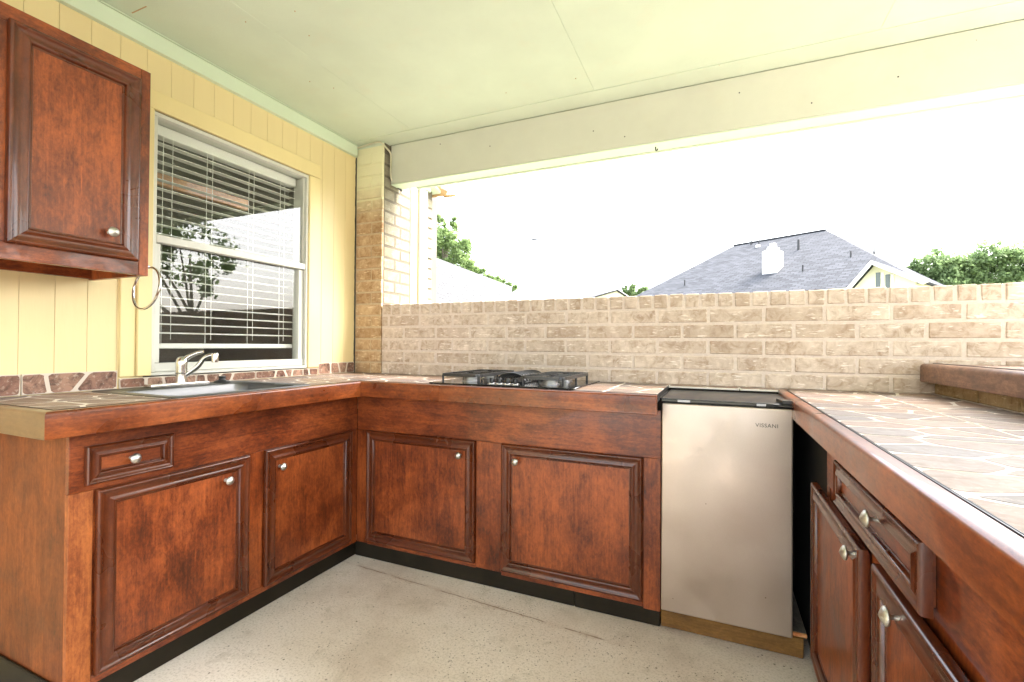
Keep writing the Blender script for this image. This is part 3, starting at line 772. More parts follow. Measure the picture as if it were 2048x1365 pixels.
# ---- RIGHT cabinet run (faces -x)
rc = thing('base_cabinet', (.5, .9, 0), 'stained base cabinet with a closed drawer beside the fridge gap', 'cabinet')
RX = .305
RF = .298
for nm, a, c, z0, z1, ax in [('stile', 1.63, 1.665, .08, .716, 'z'), ('stile', 1.137, 1.222, .08, .716, 'z'), ('top_rail', -.6, 1.665, .7165, ZL - .001, 'y'), ('bottom_rail', -.6, 1.629, .076, .1, 'y'), ('stile', .45, .545, .1005, .716, 'z')]:
    obj(nm, B((RX, a, z0), (RX + .02, c, z1), .001), M['wood_' + ax], rc)
obj('face_panel', B((RX + .004, -.6, .1), (RX + .021, 1.629, .7162)), M['wood_z'], rc)
obj('cabinet_side', B((RX + .021, 1.648, .0), (.80, 1.664, ZL + .05)), M['dark'], rc)
front(rc, 'R', RF, 1.222, 1.770, .13, .693, (1.262, .667))
front(rc, 'R', RF, .55, 1.132, .11, .702, (.985, .671))
front(rc, 'R', RF, .894, 1.456, .722, .833, (1.10, .797), 'drawer', drawer=True)
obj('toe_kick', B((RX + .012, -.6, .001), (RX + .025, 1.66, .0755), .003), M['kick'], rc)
lip('countertop_edge', rc, 'R', .246, -.6, 2.335, zl=.872, mat=M['wood_lip'], depth=.030, rt=.010)
obj('tile_trim', B((.2768, -.6, ZT - .01), (.2785, 2.33, ZT + .0045)), M['black'], rc)
obj('tile_trim', B((.2805, -.6, ZT - .01), (.2815, 2.33, ZT + .0042)), M['black'], rc)
obj('counter_board', B((.2790, -.6, ZT - .03), (.84, 2.441, ZT - .0092)), M['dark'], rc)
lay(rc, .2825, -.0, .812, 2.441, ZT, M['stone'], step=.31)

obj('gap_shade_backing', B((.252, 2.425, 0), (.80, 2.4405, ZT - .031)), M['dark'], rc)  # added dark sheets that stand in for deep shade beside the fridge
obj('gap_shade_backing', B((.325, 1.6645, 0), (.345, 2.4245, ZL - .0)), M['dark'], rc)
# ---- raised bar
XBAR = .792
rb = thing('raised_bar', (1.0, 1.2, 0), 'raised bar ledge with a rounded wooden edge on low brick', 'bar counter')
obj('mortar_core', B((XBAR + .030, -.6, 0), (1.16, 2.44, .995)), M['mortar'], rb)
ba = [brick_mesh(.225, .04, .052, 120 + k) for k in range(4)]
y = -.5
while y < 2.44:
    put('brick', rnd.choice(ba), M['brick_bar'], rb, (XBAR + .043, min(y + .1125, 2.325), ZT + .028), math.pi / 2); y += .236
lip('bar_edge', rb, 'R', .770, -.6, 2.442, zt=1.062, zl=.988, mat=M['wood_bar'], depth=.04, rt=.016)
obj('bar_trim', B((.811, -.6, 1.05), (.8125, 2.442, 1.0645)), M['black'], rb)
obj('bar_board', B((.813, -.6, .996), (1.20, 2.442, 1.05)), M['dark'], rb)
lay(rb, .814, -.0, 1.2, 2.442, 1.0595, M['stone'])
lip('bar_edge', rb, 'L', 1.245, -.6, 2.442, zt=1.062, zl=.988, mat=M['wood_bar'], depth=.04, rt=.016)

# ---- upper cabinet
uc = thing('wall_cabinet', (XW, .55, 1.362), 'reddish stained cabinet hanging on the yellow wall beside the window', 'cabinet')
UX = -1.860; UZ0, UZ1, UY1 = 1.362, 2.090, 1.015
obj('cabinet_box', box(box(B((XW + .026, .02, 1.40), (UX - .021, UY1 - .019, UZ1 - .002)), (XW + .003, .02, UZ0 + .004), (XW + .025, UY1 - .0185, UZ1 - .002)), (XW + .03, .0, UZ0), (UX - .021, .018, UZ1)), M['wood_y'], uc)
obj('cabinet_side', B((XW + .003, UY1 - .018, UZ0), (UX - .0205, UY1, UZ1), .001), M['wood_z'], uc)
for nm, a, c, z0, z1, ax in [('stile', .985, UY1, UZ0, UZ1, 'z'), ('stile', .56, .66, UZ0 + .05, UZ1 - .05, 'z'), ('top_rail', .0, .9845, UZ1 - .0495, UZ1, 'y'), ('bottom_rail', .0, .9845, UZ0, UZ0 + .0495, 'y')]:
    obj(nm, B((UX - .02, a, z0), (UX, c, z1), .001), M['wood_' + ax], uc)
obj('face_panel', B((UX - .0205, .0, UZ0 + .04), (UX - .004, .984, UZ1 - .04)), M['wood_z'], uc)
front(uc, 'L', UX, .644, .978, 1.408, 2.048, (.893, 1.490))
front(uc, 'L', UX, .05, .605, 1.408, 2.048, (.11, 1.490))

# towel ring
tr_ = obj('towel_ring', tube(bmesh.new(), [(-1.925 + .078 * math.cos(t * math.pi / 20), 1.045 + .012 * math.sin(t * math.pi / 20), 1.325 + .078 * math.sin(t * math.pi / 20)) for t in range(41)], .0045, 8), M['chrome'], None, (-1.925, 1.045, 1.325))
tag(tr_, 'round brushed metal towel ring hanging off the side of the wall cabinet', 'towel ring')
obj('ring_mount', tube(bmesh.new(), [(-1.915, UY1 + .0005, 1.405), (-1.915, UY1 + .012, 1.405), (-1.92, UY1 + .034, 1.403)], [.016, .012, .007], 12), M['chrome'], tr_)

# ------------------------------------------------------------------ sink
sk = thing('sink', (-1.92, 1.28, ZT), 'stainless steel drop in sink set in the tiled counter', 'sink')
bm = bmesh.new()
def rrect(x0, y0, x1, y1, rr, z, n=5):
    out = []
    for cx, cy, a0 in ((x1 - rr, y1 - rr, 0), (x0 + rr, y1 - rr, 90), (x0 + rr, y0 + rr, 180), (x1 - rr, y0 + rr, 270)):
        for k in range(n + 1):
            t = R(a0 + 90 * k / n); out.append((cx + rr * math.cos(t), cy + rr * math.sin(t), z))
    return out
zt = ZT
rings = [rrect(SX0 - 0, SY0, SX1, SY1, .02, zt + .001), rrect(SX0 + .002, SY0 + .002, SX1 - .002, SY1 - .002, .02, zt + .0045), rrect(SX0 + .008, SY0 + .008, SX1 - .008, SY1 - .008, .018, zt + .0055),
         rrect(SX0 + .014, SY0 + .014, SX1 - .014, SY1 - .014, .018, zt + .003)]
bx0, by0, bx1, by1 = SX0 + .095, SY0 + .045, SX1 - .035, SY1 - .04
rings += [rrect(bx0, by0, bx1, by1, .05, zt + .003), rrect(bx0 + .005, by0 + .005, bx1 - .005, by1 - .005, .05, zt - .004), rrect(bx0 + .014, by0 + .014, bx1 - .045, by1 - .014, .05, zt - .045), rrect(bx0 + .014, by0 + .014, bx1 - .095, by1 - .014, .05, zt - .075),
          rrect(bx0 + .03, by0 + .03, bx1 - .12, by1 - .03, .05, zt - .165), rrect((bx0 + bx1) / 2 - .04, (by0 + by1) / 2 - .04, (bx0 + bx1) / 2 + .04, (by0 + by1) / 2 + .04, .039, zt - .17)]
vr = [[bm.verts.new(p) for p in ring] for ring in rings]
for a, c in zip(vr, vr[1:]):
    for k in range(len(a)): bm.faces.new((a[k], a[(k + 1) % len(a)], c[(k + 1) % len(a)], c[k]))
bm.faces.new(vr[-1])
obj('basin', bm, M['steel'], sk, sharp=60)
obj('drain', lathe(bmesh.new(), [(.04, 0), (.038, .004), (.03, .004), (.028, .001), (.01, .001)], ((bx0 + bx1) / 2, (by0 + by1) / 2, zt - .17)), M['chrome'], sk)

fa = thing('faucet', (-2.12, 1.29, ZT + .004), 'brushed nickel single lever faucet on the sink deck', 'faucet')
zf = ZT + .0035
bm = B((-2.147, 1.158, zf), (-2.093, 1.400, zf + .013), .005, 2); obj('base_plate', bm, M['chrome'], fa)
bm = lathe(bmesh.new(), [(.024, .012), (.0225, .02), (.0215, .05), (.022, .085), (.0225, .098), (.020, .112), (.013, .122), (.003, .126)], (-2.12, 1.292, zf), (0, 0, 1), 24)
obj('body', bm, M['chrome'], fa, sharp=50)
obj('body_ring', lathe(bmesh.new(), [(.0232, .0), (.0236, .001), (.0236, .003), (.0232, .004)], (-2.12, 1.292, zf + .052), (0, 0, 1), 24), M['black'], fa)
bm = tube(bmesh.new(), smooth_path([(-2.118, 1.296, zf + .105), (-2.106, 1.315, zf + .125), (-2.088, 1.338, zf + .140), (-2.068, 1.352, zf + .146)], 4), [.014, .013, .012, .011, .011, .0105, .010, .0095, .009, .0085, .008, .0075, .006], 12)
obj('lever', bm, M['chrome'], fa, sharp=60)
bm = tube(bmesh.new(), smooth_path([(-2.112, 1.300, zf + .040), (-2.075, 1.330, zf + .080), (-2.06, 1.345, zf + .112), (-2.04, 1.358, zf + .128), (-2.022, 1.37, zf + .130)], 4), .0105, 12)
sp_ = obj('spout', bm, M['chrome'], fa, sharp=60)
obj('aerator', lathe(bmesh.new(), [(.0135, 0), (.014, .004), (.014, .036), (.012, .040)], (-2.020, 1.371, zf + .100), (0, 0, 1), 16), M['chrome'], sp_)

st_ = obj('drain_stopper', lathe(bmesh.new(), [(.034, 0), (.035, .003), (.028, .008), (.016, .012), (.013, .020), (.016, .026), (.015, .029), (.004, .030)], (-2.125, 1.478, ZT + .004), (0, 0, 1), 20), M['rubber'], None, (-2.125, 1.478, ZT + .004))
tag(st_, 'black rubber drain stopper lying on the sink deck beside the faucet', 'stopper')

# ------------------------------------------------------------------ cooktop
ck = thing('cooktop', (-.905, 2.15, ZT), 'black glass gas cooktop with two cast iron grates', 'cooktop')
obj('glass_top', B((HX0, HY0, ZT + .0015), (HX1, HY1, ZT + .008), .002), M['enamel'], ck)
def grate(x0, x1, y0, y1, h=.981):
    bm = bmesh.new(); rr = .0075
    P_ = rrect(x0, y0, x1, y1, .02, h, 3)
    bm2 = bmesh.new()
    def bar(a, c, w_=.0065, hh=.007):
        a = Vector(a); c = Vector(c); t = (c - a).normalized(); s = Vector((-t.y, t.x, 0)) * w_; up = Vector((0, 0, hh))
        v = [bm2.verts.new(p) for p in (a - s - up, a + s - up, a + s * .7 + up, a - s * .7 + up, c - s - up, c + s - up, c + s * .7 + up, c - s * .7 + up)]
        for q in ((0, 1, 2, 3), (7, 6, 5, 4), (0, 4, 5, 1), (1, 5, 6, 2), (2, 6, 7, 3), (3, 7, 4, 0)): bm2.faces.new([v[i] for i in q])
    for i in range(len(P_)): bar(P_[i - 1], P_[i])
    xm, ym = (x0 + x1) / 2, (y0 + y1) / 2
    bar((x0, ym, h), (x1, ym, h))
    for yb in ((y0 + ym) / 2, (ym + y1) / 2):
        for dx, dy in ((1, 0), (-1, 0), (0, 1), (0, -1)):
            sx2 = (x1 - x0) / 2 if dx else (y1 - y0) / 4
            bar((xm + dx * .022, yb + dy * .022, h + .001), (xm + dx * sx2, yb + dy * sx2, h + .001), .005)
    for px_, py_ in ((x0 + .006, y0 + .004), (x1 - .006, y0 + .004), (x0 + .006, y1 - .004), (x1 - .006, y1 - .004), (x0 + .006, ym), (x1 - .006, ym)):
        tube(bm2, [(px_, py_, ZT + .008), (px_, py_, h)], .0055, 8)
    return obj('grate', bm2, M['cast'], ck)
grate(-1.215, -1.010, 1.945, 2.36); grate(-.800, -.600, 1.945, 2.36)
for x_ in (-1.1125, -.700):
    for y_ in (2.05, 2.26):
        bmm = lathe(bmesh.new(), [(.045, 0), (.045, .004), (.036, .006), (.034, .020), (.036, .022), (.036, .026)], (x_, y_, ZT + .008), (0, 0, 1), 24)
        bu = obj('burner', bmm, M['burner'], ck)
        obj('burner_cap', lathe(bmesh.new(), [(.033, 0), (.034, .003), (.030, .007), (.004, .008)], (x_, y_, ZT + .0345), (0, 0, 1), 24), M['cast'], bu)
for k, (x_, y_) in enumerate(((-.965, 1.985), (-.925, 1.985), (-.885, 1.985), (-.845, 1.985))):
    kb = obj('burner_knob', lathe(bmesh.new(), [(.017, 0), (.0165, .004), (.012, .006), (.012, .022), (.010, .026)], (x_, y_, ZT + .008), (0, 0, 1), 16), M['black'], ck)
    obj('knob_ring', lathe(bmesh.new(), [(.020, 0), (.020, .002), (.0175, .0035)], (x_, y_, ZT + .0082), (0, 0, 1), 16), M['chrome'], kb)
obj('vent_tray', B((-.985, 2.06, ZT + .0082), (-.825, 2.36, ZT + .014), .002), M['cast'], ck)
for k in range(9):
    yy = 2.075 + k * .034
    obj('vent_rib', tube(bmesh.new(), smooth_path([(-.98, yy, ZT + .013), (-.955, yy, ZT + .042), (-.905, yy, ZT + .052), (-.855, yy, ZT + .042), (-.83, yy, ZT + .013)], 4), .0055, 8), M['cast'], ck)

# ------------------------------------------------------------------ fridge and its platform
pf = thing('fridge_platform', (.05, 2.1, 0), 'rough yellow wooden platform under the small fridge', 'platform')
obj('front_board', B((-.200, 1.975, .004), (.292, 2.013, .078), .003), M['pine'], pf)
obj('top_board', B((-.200, 1.985, .0785), (.302, 2.40, .0935), .001), M['ply'], pf)
obj('rear_board', B((-.195, 2.33, .003), (.290, 2.37, .078)), M['pine'], pf)
obj('split_edge', B((.258, 1.976, .079), (.303, 1.9845, .093), .002), M['rawend'], pf)
fg = thing('mini_fridge', (.03, 2.1, .095), 'champagne steel mini fridge standing between the stained cabinets', 'fridge')
FF = 1.913
fd = obj('door', B((-.194, FF, .101), (.250, FF + .045, .904), .006, 3), M['fridge'], fg)
obj('body', B((-.190, FF + .052, .097), (.248, 2.318, .908), .004), M['black'], fg)
obj('door_gasket', B((-.186, FF + .0455, .108), (.243, FF + .0518, .890)), M['rubber'], fg)
obj('top_panel', B((-.196, FF + .012, .9105), (.252, 2.320, .922), .004, 2), M['black'], fg)
tb = obj('door_top_trim', B((-.195, FF + .002, .9045), (.251, FF + .05, .909), .002), M['black'], fg)
obj('trim_clip', B((-.135, FF - .0006, .911), (-.09, FF + .0008, .919)), M['burner'], fg)
obj('trim_clip', B((.135, FF - .0006, .911), (.165, FF + .0008, .919)), M['burner'], fg)
obj('top_front_band', B((-.1955, FF + .001, .9095), (.2515, FF + .0115, .9205), .002), M['enamel'], fg)
obj('hinge_cover', prism([(.205, 1.99), (.218, 1.915), (.252, 1.915), (.252, 1.94), (.222, 2.0)], .9225, .934, 'z'), M['black'], fg)
# raised lettering
cu = bpy.data.curves.new('maker_lettering', 'FONT'); cu.body = 'VISSANI'; cu.size = .0165; cu.extrude = .0006; cu.offset = .0002; cu.space_character = 1.12
to = bpy.data.objects.new('tmp_text', cu); link(to)
dg = bpy.context.evaluated_depsgraph_get(); me = bpy.data.meshes.new_from_object(to.evaluated_get(dg)); bpy.data.objects.remove(to)
xs_ = [v.co.x for v in me.vertices]; k = .072 / (max(xs_) - min(xs_))
bmt = bmesh.new(); bmt.from_mesh(me)
for v in bmt.verts: v.co = Vector((.131 + (v.co.x - min(xs_)) * k, FF - .0004 - v.co.z, .836 + v.co.y * k))
M['letter'] = metal('grey_letter_metal', (.15, .145, .13), .5)
obj('lettering', bmt, M['letter'], fd)

# ------------------------------------------------------------------ trees
def tree(name, base, blobs, nleaf, size, lm, label, seed, trunk_r=.18, group=None, limbs=True):
    rg = np.random.RandomState(seed); t = thing(name, base, label, 'tree', group)
    bm = bmesh.new(); top = Vector(blobs[0][:3])
    bz = Vector(base); midp = bz.lerp(top, .55) + Vector((.1, .05, 0))
    tube(bm, smooth_path([bz, bz.lerp(midp, .5), midp, top], 4), [trunk_r * (1 - .8 * i / 12) for i in range(13)], 8)
    obj('trunk', bm, M['bark'], t)
    if limbs:
        for bl in blobs[1:]:
            c_ = Vector(bl[:3]); st = bz.lerp(top, float(rg.uniform(.35, .7)))
            obj('limb', tube(bmesh.new(), smooth_path([st, st.lerp(c_, .5) + Vector((0, 0, .2)), c_], 4), [trunk_r * .45 * (1 - .8 * i / 8) for i in range(9)], 6), M['bark'], t)
    w8 = np.array([bl[3] ** 2 for bl in blobs]); w8 = w8 / w8.sum()
    # twig clusters spread in each blob, leaves spread round the clusters
    ncl = max(20, nleaf // 55)
    bi = rg.choice(len(blobs), ncl, p=w8)
    cen = np.array([bl[:3] for bl in blobs])[bi]; rad = np.array([bl[3] for bl in blobs])[bi]
    d = rg.normal(size=(ncl, 3)); d /= np.linalg.norm(d, axis=1)[:, None]
    cl = cen + d * (rad * rg.uniform(.35, 1.0, ncl) ** .6)[:, None] * np.array([1, 1, .85])
    ci = rg.randint(0, ncl, nleaf)
    p = cl[ci] + rg.normal(size=(nleaf, 3)) * (rad[ci] * .13)[:, None]
    a = rg.normal(size=(nleaf, 3)); a /= np.linalg.norm(a, axis=1)[:, None]
    b_ = rg.normal(size=(nleaf, 3)); b_ -= (b_ * a).sum(1)[:, None] * a; b_ /= np.linalg.norm(b_, axis=1)[:, None]
    s = (size * rg.uniform(.6, 1.4, nleaf))[:, None]
    vs = np.stack([p - a * s, p - b_ * s * .5, p + a * s, p + b_ * s * .5], 1).reshape(-1, 3) - np.array(base)
    me = bpy.data.meshes.new('crown'); me.from_pydata(vs.tolist(), [], [(4 * i, 4 * i + 1, 4 * i + 2, 4 * i + 3) for i in range(nleaf)])
    me.materials.append(lm); o = link(bpy.data.objects.new('crown', me)); o.parent = t
    return t
tree('leafy_tree', (-12.9, 20.3, -.06), [(-12.5, 20, 5.9, 1.05), (-13.6, 20.2, 5.6, 1.2), (-11.55, 19.9, 5.9, .62), (-12.6, 19.8, 4.8, .95), (-11.35, 19.9, 4.9, .8), (-12.15, 20, 6.9, .42), (-11.85, 20, 7.2, .25), (-12.85, 20, 7.4, .34), (-10.6, 19.9, 4.4, .5), (-13.3, 20, 6.9, .7)], 14500, .085, M['leaf'], 'bright green leafy tree rising behind the pale shingle roof', 3)
tree('leafy_tree', (-10.0, 20.8, -.06), [(-10.3, 20.6, 4.25, .42), (-9.85, 20.6, 4.1, .38), (-9.4, 20.5, 4.0, .3), (-9.0, 20.6, 3.9, .24), (-10.1, 20.6, 3.5, .5)], 4200, .075, M['leaf'], 'low green treetop showing just over the sloping edge of the pale roof', 4, .1)
tree('spreading_tree', (13.4, 40.5, -.06), [(13.3, 40, 6.6, 1.25), (12.3, 40, 6.2, .8), (14.2, 40, 6.3, 1.1), (13.6, 40, 5.2, 1.4), (12.2, 40, 5.0, .9)], 9500, .12, M['leaf2'], 'rounded green tree right beside the grey roof over the brick wall', 5)
tree('spreading_tree', (16.6, 41, -.06), [(16.3, 40.6, 6.9, 1.3), (17.6, 40.6, 6.6, 1.3), (15.4, 40.6, 6.2, 1.1), (16.8, 40.6, 5.2, 1.5), (18.8, 40.6, 6.2, 1.2), (15.2, 40.5, 5.0, 1.1)], 12500, .12, M['leaf2'], 'wider green tree at the far edge behind the brick wall cap', 6)
tree('small_tree', (-9.2, 60, -.06), [(-9.3, 60, 8.0, .9), (-8.3, 60, 7.8, .8), (-10.3, 60, 8.1, .7), (-9.2, 60, 6.6, 1.2), (-7.5, 60, 7.6, .6)], 6000, .15, M['leaf2'], 'small distant tree between the far pale roof and the grey roof', 8)
tree('garden_tree', (7.4, 7.6, -.06), [(7.4, 7.4, 3.3, .9), (7.0, 6.8, 3.9, .8), (7.6, 6.5, 3.2, .9), (7.5, 8.2, 2.9, .7), (7.2, 5.7, 3.9, 1.0), (7.4, 5.0, 3.1, 1.1), (7.8, 4.2, 3.6, 1.2)], 9000, .06, M['leaf'], 'garden tree mirrored in the window glass', 9, .09)

# dark garden fence seen mirrored in the window
fn = thing('garden_fence', (9.6, 6, 0), 'dark board fence mirrored in the lower window pane', 'fence')
for k in range(56):
    y = -2 + k * .27
    obj('fence_board', B((9.6, y + .004, 0), (9.62, y + .262, 1.9 + rnd.uniform(-.012, .012))), M['fence'], fn)
for z in (.4, 1.5): obj('fence_rail', B((9.621, -2, z), (9.66, 13.1, z + .09)), M['fence'], fn)

# ------------------------------------------------------------------ neighbouring houses
def quad_uv(bm, pts, uvs, mi=0):
    vs = [bm.verts.new(p) for p in pts]; fc = bm.faces.new(vs); fc.material_index = mi
    lay_ = bm.loops.layers.uv.verify()
    for l_, uvc in zip(fc.loops, uvs): l_[lay_].uv = uvc
    return fc
def slope(name, parent, pts, mat, th=.12):
    """a roof slope with thickness and shingle uv: pts run eave-left, eave-right, ridge-right, ridge-left"""
    P_ = [Vector(p) for p in pts]; e = (P_[1] - P_[0]).normalized(); nn = (P_[1] - P_[0]).cross(P_[-1] - P_[0]).normalized()
    if nn.z < 0: nn = -nn
    up2 = nn.cross(e); 
    if up2.z < 0: up2 = -up2
    bm = bmesh.new()
    quad_uv(bm, P_, [((p - P_[0]).dot(e), (p - P_[0]).dot(up2)) for p in P_])
    low_ = [p - nn * th for p in P_]
    vs = [bm.verts.new(p) for p in low_]; bm.faces.new(vs[::-1])
    for i in range(len(P_)):
        a, c = P_[i - 1], P_[i]; la, lc2 = low_[i - 1], low_[i]
        bm.faces.new([bm.verts.new(q) for q in (a, c, lc2, la)])
    base_ = OFF[parent.name]
    for v in bm.verts: v.co -= base_
    me = bpy.data.meshes.new(name); bm.to_mesh(me); bm.free(); me.materials.append(mat)
    o = link(bpy.data.objects.new(name, me)); o.parent = parent; OFF[o.name] = base_
    return o
Bp = Vector((7.555, 41.71, 9.94)); dv = Vector((.86996, -.49312, 0)); nv = Vector((-.49312, -.86996, 0))
def Q(a, b_, z): p = Bp + dv * a + nv * b_; return Vector((p.x, p.y, z))
h1 = thing('neighbour_house', Q(-2.5, 0, 0), 'large house with a grey shingle hip roof and white chimney beyond the wall', 'house')
ZE = 4.54; aL, aR, rl = -12.5, 7.5, -7.07
slope('roof_slope', h1, [Q(aL, 9, ZE), Q(aR, 9, ZE), Q(0, 0, 9.94), Q(rl, 0, 9.94)], M['shingle'])
slope('roof_slope', h1, [Q(aR, -9, ZE), Q(aL, -9, ZE), Q(rl, 0, 9.94), Q(0, 0, 9.94)], M['shingle'])
slope('roof_slope', h1, [Q(aR, 9, ZE), Q(aR, -9, ZE), Q(0, 0, 9.94)], M['shingle'])
slope('roof_slope', h1, [Q(aL, -9, ZE), Q(aL, 9, ZE), Q(rl, 0, 9.94)], M['shingle'])
def qbox(a0, a1, b0, b1, z0, z1):
    bm = bmesh.new(); v = [bm.verts.new(Q(a, b_, z)) for z in (z0, z1) for a, b_ in ((a0, b0), (a1, b0), (a1, b1), (a0, b1))]
    for q in ((0, 3, 2, 1), (4, 5, 6, 7), (0, 1, 5, 4), (1, 2, 6, 5), (2, 3, 7, 6), (3, 0, 4, 7)): bm.faces.new([v[i] for i in q])
    return bm
obj('wall', qbox(aL + .5, aR - .5, 8.5, -8.5, 0, ZE - .02), M['stucco'], h1)
obj('fascia', qbox(aL, 4.4, 9.03, 9.01, ZE - .22, ZE - .03), M['ext_white'], h1)
obj('ridge_cap', tube(bmesh.new(), [Q(rl, 0, 9.95), Q(0, 0, 9.95)], .10, 6), M['shingle'], h1)
# gabled wing
def qpoly(pts, b0, b1):
    bm = bmesh.new(); A = [bm.verts.new(Q(a, b0, z)) for a, z in pts]; C_ = [bm.verts.new(Q(a, b1, z)) for a, z in pts]
    bm.faces.new(A); bm.faces.new(C_[::-1])
    for i in range(len(pts)): bm.faces.new((A[i], A[i - 1], C_[i - 1], C_[i]))
    return bm
GA, GZ = 5.54, 5.80
obj('gable_wall', qpoly([(4.62, 0), (7.25, 0), (7.25, 4.6), (GA, 5.56), (4.62, 4.42)], 9.25, 6.0), M['stucco'], h1)
slope('wing_roof', h1, [Q(7.62, 9.75, 4.52), Q(7.62, 5.2, 4.52), Q(GA, 5.2, GZ), Q(GA, 9.75, GZ)], M['shingle'])
slope('wing_roof', h1, [Q(4.3, 9.75, 4.2), Q(4.3, 5.2, 4.2), Q(GA, 5.2, GZ), Q(GA, 9.75, GZ)], M['shingle'])
obj('rake_board', qpoly([(GA, GZ - .02), (GA, GZ - .24), (7.66, 4.28), (7.66, 4.50)], 9.82, 9.76), M['chim'], h1)
obj('rake_board', qpoly([(GA - .002, GZ - .02), (GA - .002, GZ - .30), (4.26, 3.90), (4.26, 4.18)], 9.82, 9.76), M['chim'], h1)
obj('gutter_end', qpoly([(7.6, 4.30), (7.85, 4.42), (7.85, 4.52), (7.6, 4.46)], 9.9, 9.5), M['ext_white'], h1)
for a0, a1 in ((5.60, 5.80), (6.02, 6.22)):
    wv = obj('house_window', qbox(a0, a1, 9.29, 9.22, 4.05, 5.15 if a0 < 6 else 5.0), M['winglass'], h1)
    obj('shutter', qbox(a1 + .03, a1 + .16, 9.30, 9.22, 4.05, 5.15 if a0 < 6 else 5.0), M['ext_white'], wv)
# chimney on the front slope
ch = obj('chimney', qpoly([(-1.78, 5.6), (-.78, 5.6), (-.78, 7.80), (-1.0, 7.90), (-1.05, 8.10), (-1.42, 8.10), (-1.48, 7.92), (-1.78, 7.80)], 6.2, 5.3), M['chim'], h1)
obj('chimney_cap', qbox(-1.38, -1.08, 5.95, 5.6, 8.12, 8.36), M['chim'], ch)
for a_, b_, z0, z1, r_ in ((-5.4, 0.4, 9.6, 10.45, .07), (-4.7, .5, 9.6, 10.25, .05), (-.75, 2.9, 8.1, 8.95, .085), (-1.0 + .1, 6.0, 6.2, 6.75, .05), (.9, 6.4, 6.0, 6.5, .05), (3.2, 5.2, 6.7, 7.2, .05), (4.3, 4.8, 6.9, 7.3, .045), (-7.6, 6.6, 5.9, 6.4, .05)):
    obj('vent_pipe', tube(bmesh.new(), [Q(a_, b_, z0), Q(a_, b_, z1)], r_, 8), M['rubber'], h1)
obj('turbine_vent', lathe(bmesh.new(), [(.16, 0), (.2, .1), (.14, .22), (.02, .26)], Q(-4.5, 1.1, 9.2), (0, 0, 1), 10), M['chim'], h1)

# pale shingle roof beyond the column
h2 = thing('shingled_house', (-7.5, 12, 0), 'neighbouring house with a pale shingle roof beyond the column', 'house')
P1, P2 = Vector((-7.90, 8.9, 3.92)), Vector((-6.541, 15.0, 3.163))
dd_ = Vector((-.40, -1, 0)).normalized()
E2 = P2 + Vector((P2.x, P2.y, 0)).normalized() * -3.4; E2.z = P2.z - 1.55
E1 = P1 + Vector((1.55, -3.0, 0)); E1.z = P1.z - 1.6
slope('roof_slope', h2, [E1, E2, P2, P1], M['shingle_w'], .10)
F2 = P2 + Vector((-4.2, 1.6, -1.6)); F1 = P1 + Vector((-4.2, .8, -1.6))
slope('roof_slope', h2, [F2, F1, P1, P2], M['shingle_w'], .10)
bm = bmesh.new()
lo_ = [E1 * .97 + P1 * .03, E2 * .97 + P2 * .03, P2, F2 * .97 + P2 * .03, F1 * .97 + P1 * .03, P1]
tp = [bm.verts.new((p.x, p.y, p.z - .14)) for p in lo_]; bt = [bm.verts.new((p.x, p.y, 0)) for p in lo_]
for i in range(6): bm.faces.new((tp[i], tp[i - 1], bt[i - 1], bt[i]))
bm.faces.new(tp)
obj('wall', bm, M['stucco'], h2)

# far pale gabled house
h3 = thing('distant_house', (-9.6, 47, 0), 'far pale house whose low gable just clears the brick wall', 'house')
ap = Vector((-8.62, 45, 6.50)); ap2 = Vector((-12.4, 49.5, 6.50))
sl_ = Vector((1.35, .55, -.95)); sr_ = Vector((-2.9, -1.1, -.95))
slope('roof_slope', h3, [ap + sr_, ap2 + sr_, ap2, ap], M['shingle_w'], .1)
slope('roof_slope', h3, [ap2 + sl_, ap + sl_, ap, ap2], M['shingle_w'], .1)
bm = bmesh.new(); A = [bm.verts.new(p) for p in ((ap + sr_ * .9)[:], (ap + Vector((0, .1, -.1)))[:], (ap + sl_ * .9)[:])]
g0 = [ap + sr_ * .9, ap + Vector((0, 0, -.12)), ap + sl_ * .9]; shift = (ap2 - ap).normalized() * .25
poly = [g0[0] + shift, g0[1] + shift, g0[2] + shift, Vector((g0[2].x, g0[2].y, 0)) + shift, Vector((g0[0].x, g0[0].y, 0)) + shift]
bm.free(); bm = bmesh.new(); far_ = (ap2 - ap) * .9
A = [bm.verts.new(p) for p in poly]; C_ = [bm.verts.new(p + far_) for p in poly]; bm.faces.new(A); bm.faces.new(C_[::-1])
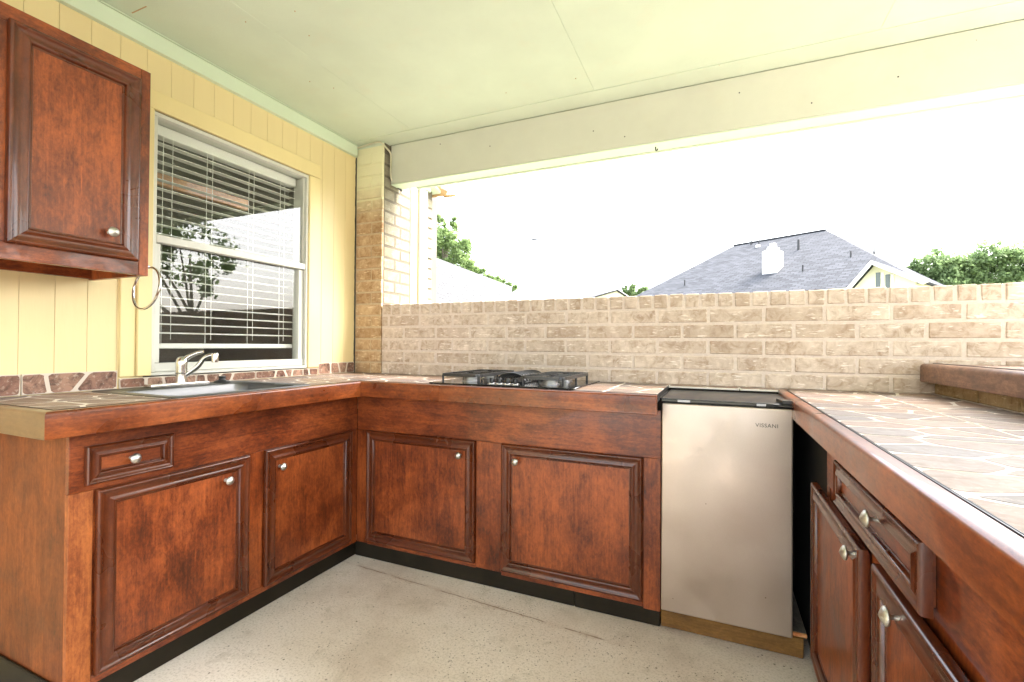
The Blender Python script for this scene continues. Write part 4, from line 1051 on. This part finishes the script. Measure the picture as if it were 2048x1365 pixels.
for i in range(5): bm.faces.new((A[i], A[i - 1], C_[i - 1], C_[i]))
obj('wall', bm, M['stucco'], h3)
obj('rake_board', tube(bmesh.new(), [ap + Vector((0, -.05, -.02)), ap + sl_ + Vector((0, -.05, -.02))], .07, 4), M['rubber'], h3)
h4 = thing('far_rooftop', (-11.5, 52, 0), 'tiny pale rooftop left of the far gabled house', 'house')
a4 = Vector((-12.3, 50, 6.55))
slope('roof_slope', h4, [a4 + Vector((-1.3, -1, -.55)), a4 + Vector((2.1, -1, -.55)), a4 + Vector((1.2, 0, 0)), a4 + Vector((-.3, 0, 0))], M['shingle_w'], .1)
obj('wall', B((-13.3, 49.3, 0), (-10.4, 52, 5.95)), M['stucco'], h4)

# bird
bd = thing('flying_bird', (-5.73, 15, 4.74), 'small dark bird gliding in the white sky', 'bird')
c0 = Vector((-5.73, 15, 4.74)); rx = Vector((.92, .40, 0))
obj('body', tube(bmesh.new(), [c0 - rx * .16, c0 - rx * .09, c0, c0 + rx * .08, c0 + rx * .14], [.006, .024, .034, .028, .008], 8), M['rubber'], bd)
for s in (-1, 1):
    bm = bmesh.new(); vs = [bm.verts.new(c0 + Vector(p)) for p in ((-.05, 0, .012), (.07, 0, .012), (s * .26 + .02, s * -.03, .02), (s * .33 - .02, s * -.05, .004), (s * .2 - .03, s * -.02, .012))]
    lo_ = [bm.verts.new(v.co - Vector((0, 0, .006))) for v in vs]; bm.faces.new(vs); bm.faces.new(lo_[::-1])
    for i in range(5): bm.faces.new((vs[i], vs[i - 1], lo_[i - 1], lo_[i]))
    obj('wing', bm, M['rubber'], bd)

# patio posts outside the frame carry the roof
for k, (x_, y_, lb) in enumerate(((2.86, 2.525, 'square cream post carrying the roof beam at the back corner'), (2.86, -1.7, 'square cream post carrying the roof at the front corner'))):
    o = obj('patio_post', B((x_, y_, 0), (x_ + .14, y_ + .1, 2.43 if k else 2.17), .006), M['beam'], None, (x_ + .07, y_ + .05, 0))
    tag(o, lb, 'post', 'posts carrying the patio roof')
